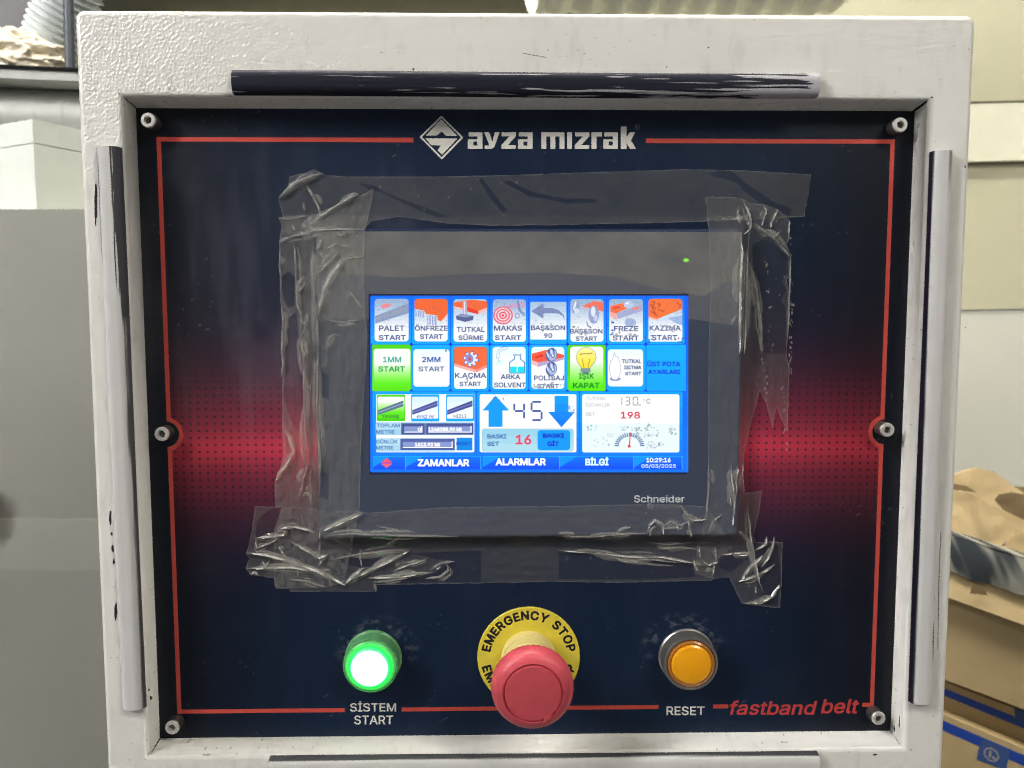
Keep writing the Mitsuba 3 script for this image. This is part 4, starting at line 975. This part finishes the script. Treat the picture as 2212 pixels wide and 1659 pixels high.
bot_g = outline([('BL', [(235, 425), (205, 650), (160, 840), (185, 880), (155, 960), (200, 1020), (395, 1050), (410, 1140), (530, 1140), (540, 1165), (1295, 1165), (1260, 1110), (1800, 1100)]), ('BR', [(0, 1080), (500, 1090), (800, 1080), (1335, 1070), (1360, 900), (1500, 780), (1290, 430), (1000, 410), (500, 412), (0, 425)]), ('BL', [(2200, 430), (1800, 440), (1220, 485), (1140, 470), (790, 470), (460, 430)])], 0.9, 10)
tape('packing_tape_003', bot_g, 1.05, 'wide crumpled strip of clear tape along the bottom of the touchscreen',
     [('BL', [(240, 700), (380, 690), (490, 675), (505, 640), (440, 640)], 0.8, 1.8), ('BL', [(430, 650), (480, 615), (590, 605), (690, 630), (750, 660)], 0.8, 1.7), ('BL', [(820, 640), (950, 590), (1080, 530), (1170, 490)], 1.7, 1.6), ('BL', [(165, 830), (330, 850), (550, 910), (750, 980), (900, 1050), (1020, 1110)], 1.5, 1.5), ('BL', [(160, 965), (350, 965), (550, 955), (700, 985), (860, 980)], 1.2, 1.2), ('BL', [(1020, 1100), (1090, 1040), (1165, 975)], 1.1, 1.8), ('BL', [(1060, 1070), (1250, 980), (1420, 900), (1570, 815)], 1.4, 1.5),
      ('BL', [(860, 840), (820, 890), (795, 940)], 0.8, 1.6), ('BL', [(440, 770), (480, 840), (515, 885)], 0.6, 1.2), ('BL', [(560, 740), (680, 810), (800, 880), (870, 840)], 1.0, 1.2), ('BL', [(800, 640), (800, 720), (790, 830)], 0.7, 1.4), ('BL', [(870, 680), (1050, 665), (1400, 680), (2000, 690)], 0.7, 0.9), ('BL', [(900, 890), (1150, 840), (1400, 810), (1570, 800)], 0.6, 0.9), ('BL', [(1150, 800), (1150, 880), (1165, 960)], 0.5, 1.0), ('BL', [(1440, 990), (1530, 950), (1700, 900), (1730, 880)], 0.8, 1.0), ('BL', [(1530, 915), (1680, 905)], 0.7, 0.8),
      ('BL', [(1760, 980), (1850, 920), (1970, 905)], 0.8, 0.9), ('BL', [(1715, 1055), (1850, 1040), (1920, 980), (1900, 920)], 0.9, 0.9), ('BL', [(1220, 1050), (1500, 1040), (1780, 1000)], 1.3, 1.0), ('BL', [(1260, 1085), (1400, 1075), (1600, 1040)], 0.7, 0.9), ('BL', [(300, 900), (330, 950), (360, 900)], 0.8, 1.2), ('BL', [(200, 1015), (230, 1000), (265, 1020)], 0.9, 1.2), ('BL', [(600, 975), (610, 1040)], 0.5, 0.9), ('BL', [(885, 980), (890, 1110)], 0.5, 0.9), ('BL', [(830, 990), (870, 970), (885, 1000)], 0.6, 0.9), ('BL', [(540, 1060), (700, 1080), (840, 1130)], 0.7, 0.9), ('BL', [(1270, 1090), (1290, 1160)], 0.6, 0.8), ('BL', [(240, 700), (250, 790), (380, 740), (440, 700)], 0.7, 1.1), ('BL', [(1050, 590), (1040, 680)], 0.5, 0.8), ('BL', [(1300, 600), (1500, 640)], 0.6, 0.6), ('BL', [(1370, 760), (1500, 700)], 0.6, 0.6), ('BL', [(880, 700), (990, 740)], 0.6, 0.8),
      ('BR', [(0, 690), (300, 690), (520, 670), (760, 660)], 0.7, 0.9), ('BR', [(0, 810), (300, 830), (600, 865), (900, 870), (1200, 925), (1290, 940)], 0.8, 1.1), ('BR', [(770, 660), (790, 590), (835, 545), (905, 580), (910, 680)], 0.7, 1.1), ('BR', [(790, 690), (800, 620), (850, 600)], 0.6, 0.9), ('BR', [(910, 600), (970, 560), (1050, 600), (1120, 560)], 0.7, 0.9), ('BR', [(1060, 420), (1110, 490), (1160, 550), (1280, 540)], 0.8, 1.0), ('BR', [(1120, 540), (1140, 620), (1150, 700)], 0.7, 1.1), ('BR', [(510, 650), (560, 620), (625, 610)], 1.0, 0.9), ('BR', [(900, 620), (1050, 610)], 0.6, 0.7), ('BR', [(430, 845), (700, 880), (1000, 910), (1170, 915)], 0.5, 0.9),
      ('BR', [(1170, 880), (1190, 960), (1220, 1000)], 0.7, 1.0), ('BR', [(1240, 900), (1300, 940), (1390, 905)], 0.8, 1.2), ('BR', [(1350, 930), (1340, 1030)], 0.6, 1.0), ('BR', [(1220, 780), (1230, 880)], 0.6, 1.0), ('BR', [(1360, 780), (1370, 900)], 0.6, 0.9), ('BR', [(850, 800), (1050, 780), (1200, 800)], 0.5, 0.7), ('BR', [(780, 740), (950, 760), (1150, 740)], 0.5, 0.7), ('BR', [(0, 660), (120, 665), (140, 690)], 1.0, 0.7)],
     0.45, [('BL', [(240, 600), (280, 520), (380, 440), (460, 440), (420, 640), (240, 700)]), ('BL', [(400, 740), (520, 730), (650, 800), (800, 880), (780, 900), (560, 860), (430, 800)]), ('BL', [(520, 640), (560, 628), (600, 635), (580, 670), (530, 680)]), ('BL', [(650, 685), (735, 685), (710, 720), (665, 715)]), ('BL', [(800, 750), (870, 760), (870, 840), (810, 840)]), ('BL', [(900, 900), (1150, 850), (1560, 820), (1300, 930), (1160, 960)]), ('BL', [(1600, 830), (2200, 810), (2200, 1080), (1300, 1090), (1800, 1000), (1950, 900), (1800, 880)]), ('BR', [(0, 830), (300, 850), (600, 885), (900, 890), (1160, 930), (1180, 1040), (800, 1060), (0, 1060)])], 0.9, seed=23, stretch=(0.5, 1.5))

# ------------------------------------------------------------------ the things behind the cabinet
bsdf('machine_grey', base_color=P(lambda p, n, uv: mixc((0.29, 0.285, 0.255), (0.24, 0.236, 0.21), fbm(p.x * 6, p.y * 6, p.z * 6, 3))), roughness=0.55, specular=0.3)
bsdf('machine_white', base_color=rgb(0.70, 0.725, 0.68), roughness=0.5, specular=0.3)
bsdf('foil', base_color=P(lambda p, n, uv: mixc((0.92, 0.90, 0.78), (0.65, 0.66, 0.58), fbm(p.x * 30, p.y * 30, p.z * 30, 3))), roughness=0.35, metallic=0.4)
bsdf('duct_steel', base_color=P(lambda p, n, uv: mixc((0.34, 0.34, 0.32), (0.22, 0.22, 0.21), fbm(p.x * 40, p.y * 3, p.z * 6, 3))), roughness=0.5, metallic=0.35)
bsdf('duct_dull', base_color=rgb(0.26, 0.25, 0.18), roughness=0.5, specular=0.4)
bsdf('hose', base_color=rgb(0.62, 0.66, 0.66), roughness=0.35, specular=0.5)
bsdf('bag', base_color=P(lambda p, n, uv: mixc((0.70, 0.63, 0.50), (0.60, 0.53, 0.41), fbm(p.x * 25, p.y * 25, p.z * 25, 3))), roughness=0.22, specular=0.6)
bsdf('post_paint', base_color=rgb(0.06, 0.068, 0.085), roughness=0.4)
bsdf('wall_paint', base_color=P(lambda p, n, uv: mixc((0.56, 0.535, 0.385), (0.52, 0.495, 0.35), fbm(p.x * 4, p.y * 4, p.z * 4, 3))), roughness=0.6, specular=0.3)
bsdf('pale_paint', base_color=rgb(0.70, 0.685, 0.54), roughness=0.5, specular=0.3)
bsdf('pale_grey_paint', base_color=P(lambda p, n, uv: mixc((0.68, 0.67, 0.59), (0.62, 0.61, 0.54), fbm(p.x * 5, p.y * 5, p.z * 5, 3))), roughness=0.6, specular=0.3)
bsdf('back_grey', base_color=rgb(0.15, 0.147, 0.155), roughness=0.7)
bsdf('card', base_color=P(lambda p, n, uv: mixc((0.55, 0.42, 0.235), (0.45, 0.335, 0.18), fbm(p.x * 14, p.y * 14, p.z * 14, 4))), roughness=0.75, specular=0.2)
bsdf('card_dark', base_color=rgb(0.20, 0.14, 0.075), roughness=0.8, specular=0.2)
bsdf('blue_strap', base_color=rgb(0.015, 0.06, 0.38), roughness=0.4)
bsdf('stamp_blue', base_color=rgb(0.04, 0.085, 0.27), roughness=0.6)
bsdf('stamp_pale', base_color=rgb(0.32, 0.30, 0.32), roughness=0.6)
bsdf('dark_wrap', base_color=P(lambda p, n, uv: mixc((0.045, 0.055, 0.065), (0.42, 0.41, 0.35), sstep(0.46, 0.60, fbm(p.x * 70 + p.z * 22, 0.5, p.z * 7, 3)) * 0.8)), roughness=0.5, specular=0.3)
bsdf('maroon', base_color=rgb(0.10, 0.025, 0.03), roughness=0.4)


def slab(quad, thick):
    """A thick board through four points (front face, anticlockwise seen from the viewer), going back by thick along +y."""
    q = np.asarray(quad, float)
    v = np.vstack([q, q + [0, thick, 0]])
    f = [[0, 1, 2], [0, 2, 3], [4, 6, 5], [4, 7, 6]]
    for i in range(4):
        j = (i + 1) % 4
        f += [[i, j + 4, j], [i, i + 4, j + 4]]
    m = trimesh.Trimesh(v, f, process=True)
    m.fix_normals()
    return m


def quad(uv4, y):
    ys = y if np.ndim(y) else [y] * 4
    return np.array([at(u, v, d) for (u, v), d in zip(uv4, ys)])


put('floor', slab([(-2500, -2500, -1290), (2500, -2500, -1290), (2500, -2500, -1200.5), (-2500, -2500, -1200.5)], 4000), 'back_grey', label='dark grey workshop floor far below the cabinet panel', kind='structure')

# far wall: painted boards stacked one above the other
YW = 950.0
W = lambda u, v, y=YW: at(u, v, y)
zs = [W(2150, q)[2] for q in (-240, 272, 400, 706, 1900)]
x0w, x1w = -900.0, 1500.0
brd = [('wall_paint', 0, 0), ('pale_paint', 3, -14), ('wall_paint', 1, -4), ('pale_grey_paint', 0, -40)]
for k in range(4):
    m_, t0, t1 = brd[k]
    za, zb_ = zs[k], zs[k + 1]
    q = [(x0w, YW + t1, zb_ + 1), (x1w, YW + t1 - 60, zb_ + 1 + 40), (x1w, YW + t0 - 60, za - 1 + 40), (x0w, YW + t0, za - 1)]
    key = 'wall__panel' + ('' if k == 0 else f'_{k:03d}')
    put(key, slab(q, 60), m_)
labels['wall'] = {'kind': 'structure', 'label': 'olive and cream painted wall of horizontal panels behind the cabinet'}

# left: grey machine side, white cover, shelf with duct, bag, hose, post
YL = 300.0
put('grey_machine__panel', slab(quad([(-300, 1900), (330, 1900), (330, 1232), (-300, 1230)], YL), 300), 'machine_grey')
put('grey_machine__panel_001', slab(quad([(-300, 1229), (330, 1231), (330, 1122), (-300, 1120)], [YL + 0.5, YL + 0.5, YL + 4, YL + 4]), 250), 'machine_grey')
put('grey_machine__panel_002', slab(quad([(-300, 1119), (330, 1121), (330, 452), (-300, 452)], YL + 5), 250), 'machine_grey')
tag('grey_machine', 'plain grey painted machine side standing left of the cabinet', 'machine')
cx = [at(0 - 200, 300, 330), at(72, 300, 250), at(330, 300, 420)]


def prism_two_faces(c_left, c_mid, c_right, z0, z1):
    b = [np.array([c[0], c[1]]) for c in (c_left, c_mid, c_right)]
    back = [b[2] + [0, 60], b[0] + [0, 90]]
    p = Polygon([*b, *back])
    m = trimesh.creation.extrude_polygon(p, z1 - z0, engine='earcut')
    m.apply_translation([0, 0, z0])
    return m


cl, cm, cr = at(-160, 300, 400), at(72, 300, 330), at(330, 300, 430)
z_bot, z_seam, z_top = at(72, 560, 330)[2], at(72, 308, 330)[2], at(72, 257, 330)[2]
put('white_cover__body', prism_two_faces(cl, cm, cr, z_bot, z_seam - 0.8), 'machine_white')
put('white_cover__lid', prism_two_faces(cl, cm, cr, z_seam + 0.0, z_top), 'machine_white')
tag('white_cover', 'white two-sided cover with a lid seam, on the grey machine', 'machine cover')
YD = 500.0
za, zc = at(80, 168, YD)[2], at(80, 285, YD)[2]
rd = (za - zc) / 2 * 1.25
duct = []
th = np.linspace(0, 2 * math.pi, 41)
xs_ = np.linspace(at(-120, 200, YD)[0], at(330, 200, YD)[0], 90)
pts = []
seam = ((xs_ - xs_[0]) % 31) < 2.0
for x, sm in zip(xs_, seam):
    rr_ = rd + (0.8 if sm else 0)
    pts += [(x, YD + rd + rr_ * math.cos(t), za - rd + rr_ * math.sin(t) - (x - xs_[0]) * 0.03) for t in th]
put('silver_duct', grid(pts, len(xs_), len(th)), 'duct_steel', 40, label='dark silver horizontal duct with bright seams under the shelf', cat='duct')
put('shelf__board', slab(quad([(-150, 162), (330, 182), (330, 160), (-150, 138)], YD - 20), 260), 'duct_steel')
put('shelf__edge', slab(quad([(-150, 137.5), (330, 159.5), (330, 154), (-150, 132)], YD - 24), 262), 'dark_gap')
tag('shelf', 'dark edged metal shelf under the plastic bag', 'shelf')


def blob(c, r, seed, amp, sub=4):
    m = trimesh.creation.icosphere(subdivisions=sub)
    v = m.vertices
    n_ = meshkit.fbm(v * 1.6 + seed, 4, seed)
    rid = 1 - np.abs(2 * meshkit.fbm(v * 2.6 + seed * 3, 3, seed + 2) - 1)
    m.vertices = v * (1 + amp * (n_ - 0.5) + amp * 0.5 * (rid - .6))[:, None] * np.array(r) + np.array(c)
    return m


bg = at(38, 140, YD + 40)
put('plastic_bag', blob(bg + [-20, 20, 12], (62, 40, 34), 4, 0.75, 5), 'bag', 60, label='crumpled beige plastic bag lying on the shelf', cat='bag')
ha, hb = at(108, 110, YD + 90), at(178, -90, YD + 60)
ax = (hb - ha)
n_r = 24
pts, hs = [], np.linspace(-0.1, 1.3, 170)
up_ = np.cross(ax, [0, 1, 0]); up_ /= np.linalg.norm(up_)
sd = np.cross(ax / np.linalg.norm(ax), up_)
for h in hs:
    rr_ = 33 + 2.6 * math.sin(h * 2 * math.pi * 15)
    for t in np.linspace(0, 2 * math.pi, 33):
        pts.append(ha + ax * h + (up_ * math.cos(t) + sd * math.sin(t)) * rr_)
put('flexible_hose', grid(pts, len(hs), 33), 'hose', True, label='pale ribbed flexible hose rising behind the bag', cat='hose')
pa = at(152, 158, YD - 2)
post = trimesh.creation.cylinder(5.2, segment=[pa + [0, 0, -3], at(144, -120, YD - 2)], sections=32)
put('post', post, 'post_paint', 40, label='thin dark upright post standing on the shelf beside the cabinet', cat='post')
put('back_panel', slab(quad([(-200, 330), (330, 330), (330, -200), (-200, -200)], YD + 260), 20), 'back_grey', label='plain dark grey panel behind the bag and hose', cat='panel')
put('maroon_block', slab(quad([(-140, 1142), (-41, 1145), (-45, 1058), (-140, 1055)], YL - 14), 30), 'maroon', 30, label='dark maroon block at the far left edge on the grey machine', cat='block')

# over the top: a ribbed foil duct
fa, fb = at(1165, 8, 560), at(1830, 12, 620)
ax = fb - fa
rad_f = 62.0
axn = ax / np.linalg.norm(ax)
u1 = np.cross(axn, [0, 0, 1.0]); u1 /= np.linalg.norm(u1)
u2 = np.cross(u1, axn)
pts, hs = [], np.linspace(-0.02, 1.0, 200)
for h in hs:
    for t in np.linspace(0, 2 * math.pi, 49):
        rr_ = rad_f + 3.2 * math.sin(h * 2 * math.pi * 11 + t) + 1.4 * (meshkit.noise(np.array([[h * 30, math.cos(t) * 4, math.sin(t) * 4]]), 2)[0] - .5)
        rr_ *= 1 if h < 0.9 else math.sqrt(max(0.05, 1 - ((h - 0.9) / 0.1) ** 2 * .6))
        pts.append(fa + [0, 0, rad_f - 9] + ax * h + (u1 * math.cos(t) + u2 * math.sin(t)) * rr_)
put('foil_duct', grid(pts, len(hs), 49), 'foil', True, label='wrinkled foil duct with spiral ribs passing above the cabinet', cat='duct')

ga, gb = at(250, 14, 700), at(1230, 20, 700)
gd = trimesh.creation.cylinder(90, segment=[ga + [-60, 0, 84], gb + [60, 0, 84]], sections=64)
put('grey_duct', gd, 'duct_dull', 40, label='plain olive-grey round duct above the left half of the cabinet', cat='duct')

# right: cartons
Y1, Y2 = 520.0, 380.0


def carton(key, uvq, depth, label, ys=None):
    ys = ys or [Y1, Y2, Y2, Y1]
    q = quad(uvq, ys)
    n_ = np.cross(q[1] - q[0], [0, 0, 1.0])
    for i in (2, 3):                            # the upper corners in the upright plane of the lower edge
        d = at(*uvq[i], 0) - EYE
        q[i] = EYE + d * np.dot(q[0] - EYE, n_) / np.dot(d, n_)
    put(key + '__side', slab(q, depth), 'card', 20)
    tag(key, label, 'cardboard box', 'cartons behind the cabinet on the right')
    return q


def on_quad(q, s, t, off=-0.6):
    """Point at (s, t) in 0..1 on the quad q, set off a little towards the viewer."""
    p = (q[0] * (1 - s) + q[1] * s) * (1 - t) + (q[3] * (1 - s) + q[2] * s) * t
    return p + [0, off, 0]


def band(q, s0, s1, ta, tb, th=0.6):
    return slab([on_quad(q, s0, ta[0]), on_quad(q, s1, tb[0]), on_quad(q, s1, tb[1]), on_quad(q, s0, ta[1])], th * .8)


# quads: lower left, lower right, upper right, upper left as measured
q1 = carton('cardboard_box', [(1960, 1438), (2420, 1610), (2420, 1345), (1960, 1180)], 300, 'plain tan cardboard box under the dark wrapped bundle')
q2 = carton('cardboard_box_001', [(1960, 1506), (2420, 1700), (2420, 1618), (1960, 1442)], 290, 'low brown cardboard box with a thin blue band', [Y1 + 22, Y2 + 22, Y2 + 22, Y1 + 22])
q3 = carton('cardboard_box_002', [(1960, 1800), (2420, 1990), (2420, 1706), (1960, 1510)], 300, 'tan cardboard box with a broad blue band and blue stamp')
put('cardboard_box_001__blue_band', band(q2, 0, 1, (0.56, 0.80), (0.50, 0.74)), 'blue_strap')
put('cardboard_box_002__blue_band', band(q3, 0, 1, (0.885, 0.955), (0.86, 0.95)), 'blue_strap')
st0 = quad([(2113, 1640), (2174, 1664), (2182, 1620), (2121, 1596)], [Y1 - 49.6, Y1 - 66, Y1 - 66, Y1 - 49.6])


def plane_y(q, u, v, off=0.8):
    """The point of the quad's plane measured at u, v, off in front."""
    n_ = np.cross(q[1] - q[0], q[3] - q[0])
    d = at(u, v, 0) - EYE
    t = np.dot(q[0] - EYE, n_) / np.dot(d, n_)
    return EYE + d * t + [0, -off, 0]


st = [plane_y(q3, *c) for c in ((2109, 1640), (2172, 1664), (2181, 1620), (2119, 1594))]
put('cardboard_box_002__stamp', slab(st, 0.5), 'stamp_blue')
th = np.linspace(0, 2 * math.pi, 40)
rg = []
for r_ in (13, 16.5):
    rg.append([plane_y(q3, 2140 + r_ * math.cos(t), 1629 + r_ * 0.9 * math.sin(t) + r_ * .3 * math.cos(t), 1.2) for t in th])
put('cardboard_box_002__stamp_ring', join(grid(np.array(rg).reshape(-1, 3), 2, 40), slab([plane_y(q3, *c, 1.2) for c in ((2134, 1634), (2139, 1636), (2141, 1622), (2136, 1620))], .3), slab([plane_y(q3, *c, 1.2) for c in ((2141, 1636), (2150, 1641), (2150, 1636), (2142, 1631))], .3)), 'stamp_pale')
st2 = [plane_y(q2, *c) for c in ((2194, 1555), (2225, 1567), (2225, 1538), (2190, 1528))]
put('cardboard_box_001__stamp', slab(st2, 0.5), 'stamp_blue')
# torn flap under the bundle
put('cardboard_box__flap', slab([plane_y(q1, *c, o) for c, o in (((1960, 1252), 26), ((2420, 1418), 26), ((2420, 1330), 3), ((1960, 1170), 3))], 2.5), 'card', 20)
put('cardboard_box__crease', slab([plane_y(q1, *c, 31.0) for c in ((2060, 1262), (2096, 1266), (2094, 1256), (2068, 1240))], .4), 'card_dark')

# bundle wrapped in dark clear tape, and curled cardboard on top
qw = quad([(1960, 1205), (2420, 1358), (2420, 1272), (1960, 1128)], [Y1 - 10, Y2 - 10, Y2 - 10, Y1 - 10])
qs = np.linspace(0, 1, 60)
pts = []
for s in qs:
    for t in np.linspace(0, 1, 9):
        p = on_quad(qw, s, t, 0)
        pts.append(p + [0, -3 * math.sin(math.pi * t) + 2.5 * (meshkit.noise(np.array([[s * 26, t * 1.5, 0]]), 3)[0] - .5), 3 * (meshkit.noise(np.array([[s * 9, t, 4]]), 5)[0] - .5)])
front = grid(pts, 60, 9)
back = front.copy()
back.vertices = back.vertices + [0, 180, 0]
put('wrapped_bundle', join(front, back, slab([on_quad(qw, 0, 1, 2), on_quad(qw, 1, 1, 2), on_quad(qw, 1, 1, 2) + [0, 0, 1.5], on_quad(qw, 0, 1, 2) + [0, 0, 1.5]], 178)), 'dark_wrap', 40, label='bundle wrapped in shiny dark clear tape between the cardboard', cat='bundle')


def sheet3(curve, ax_, w, th_, n=40):
    """A bent sheet: a smooth curve of points, swept along ax_ by w, with thickness."""
    c = np.array(curve, float)
    k = np.linspace(0, len(c) - 1, n)
    from scipy.interpolate import CubicSpline
    cs_ = CubicSpline(np.arange(len(c)), c)(k)
    a = np.asarray(ax_, float) / np.linalg.norm(ax_)
    tn = np.gradient(cs_, axis=0)
    nn = np.cross(tn, a)
    nn /= np.linalg.norm(nn, axis=1, keepdims=True)
    rows = [cs_, cs_ + a * w, cs_ + a * w + nn * th_, cs_ + nn * th_, cs_]
    return grid(np.stack(rows, 1), n, 5)




def card_piece(key, pts, y0, slope, bulge, mat, label, holes=(), seed=0, thick=3.0):
    """A bent piece of board, measured as an outline; it stands at y0 (nearer by slope for each pixel to the right) and bulges."""
    g = Polygon(pts, holes).buffer(0)
    ring = [np.array(r.segmentize(6).coords)[:-1] for r in (g.exterior, *g.interiors)]
    b = g.bounds
    q = np.stack(np.meshgrid(np.arange(b[0], b[2], 7), np.arange(b[1], b[3], 7)), -1).reshape(-1, 2)
    q = q[shapely.contains_xy(g.buffer(-2.5), q[:, 0], q[:, 1])]
    v = np.vstack(ring + [q])
    f = Delaunay(v).simplices
    c = v[f].mean(1)
    f = f[shapely.contains_xy(g, c[:, 0], c[:, 1])]
    y = y0 - slope * (v[:, 0] - 2060) + bulge * (meshkit.fbm(np.c_[v * 0.022, np.full(len(v), seed)], 3, seed) - .5) + 0.12 * (v[:, 1] - b[3]) * -1
    w = at(v[:, 0], v[:, 1], y)
    a = np.cross(w[f[:, 1]] - w[f[:, 0]], w[f[:, 2]] - w[f[:, 0]])[:, 1]
    f = np.where((a > 0)[:, None], f[:, ::-1], f)
    k, n = 0, len(v)
    side = []
    for r in ring:
        i = np.arange(len(r)) + k
        j = np.roll(i, -1)
        side += [np.c_[i, j, j + n], np.c_[i, j + n, i + n]]
        k += len(r)
    put(key, (np.vstack([w, w + [0, thick, 0]]), np.vstack([f, f[:, ::-1] + n, *side])), mat, 40, label=label, cat='cardboard', group='loose cardboard on the cartons')


card_piece('cardboard_sheet', [(1990, 1062), (2040, 1059), (2080, 1061), (2112, 1072), (2150, 1102), (2186, 1137), (2240, 1166), (2300, 1190), (2300, 1290), (2200, 1235), (2050, 1185), (1990, 1165)], Y1 - 22, 0.36, 9, 'card',
           'front torn cardboard sheet with a black slit, lying behind the wrapped bundle', [[(2196, 1146), (2202, 1151), (2168, 1184), (2156, 1186)]], 3)
card_piece('cardboard_sheet_001', [(1990, 1040), (2050, 1032), (2080, 1018), (2110, 1010), (2150, 1020), (2186, 1048), (2240, 1082), (2320, 1110), (2320, 1230), (1990, 1150)], Y1 + 28, 0.2, 9, 'card',
           'rear arched cardboard sheet with a dark oval hollow, against the pale wall', [[(2148, 1080), (2158, 1068), (2185, 1063), (2214, 1068), (2250, 1085), (2250, 1135), (2205, 1120), (2168, 1102)], [(2030, 1044), (2062, 1045), (2088, 1050), (2110, 1064), (2085, 1063), (2030, 1060)]], 8)
card_piece('cardboard_sheet_002', [(1980, 1036), (2320, 1060), (2320, 1300), (1980, 1200)], Y1 + 75, 0.1, 10, 'card_dark', 'cardboard inside the hollow of the arched sheet, coloured dark for the shade there', (), 5)  # sheet behind the hollow, its colour darkened to paint the shade inside
# torn strip of glue and tape residue on the plate, right of the tape
res, r5 = [], np.random.default_rng(41)
for (u0, v0), (u1, v1), n_ in (((1706, 500), (1710, 700), 26), ((1712, 650), (1706, 820), 30), ((1690, 830), (1700, 990), 22), ((1640, 700), (1660, 900), 26), ((1655, 560), (1668, 760), 18)):
    for k in range(n_):
        t = r5.random()
        u, v, w = u0 + (u1 - u0) * t + r5.normal(0, 2.2), v0 + (v1 - v0) * t, r5.uniform(.4, 2.2)
        a = np.array([(math.cos(q) * w * r5.uniform(.5, 1.3), math.sin(q) * w * r5.uniform(.7, 2.6)) for q in np.linspace(0, 5.3, 6)])
        res.append(Polygon(xz(a[:, 0] + u, a[:, 1] + v, -0.2)).buffer(0))
put('packing_tape_002__residue', flat(unary_union(res), -0.2), 'film_crease', kind='stuff')
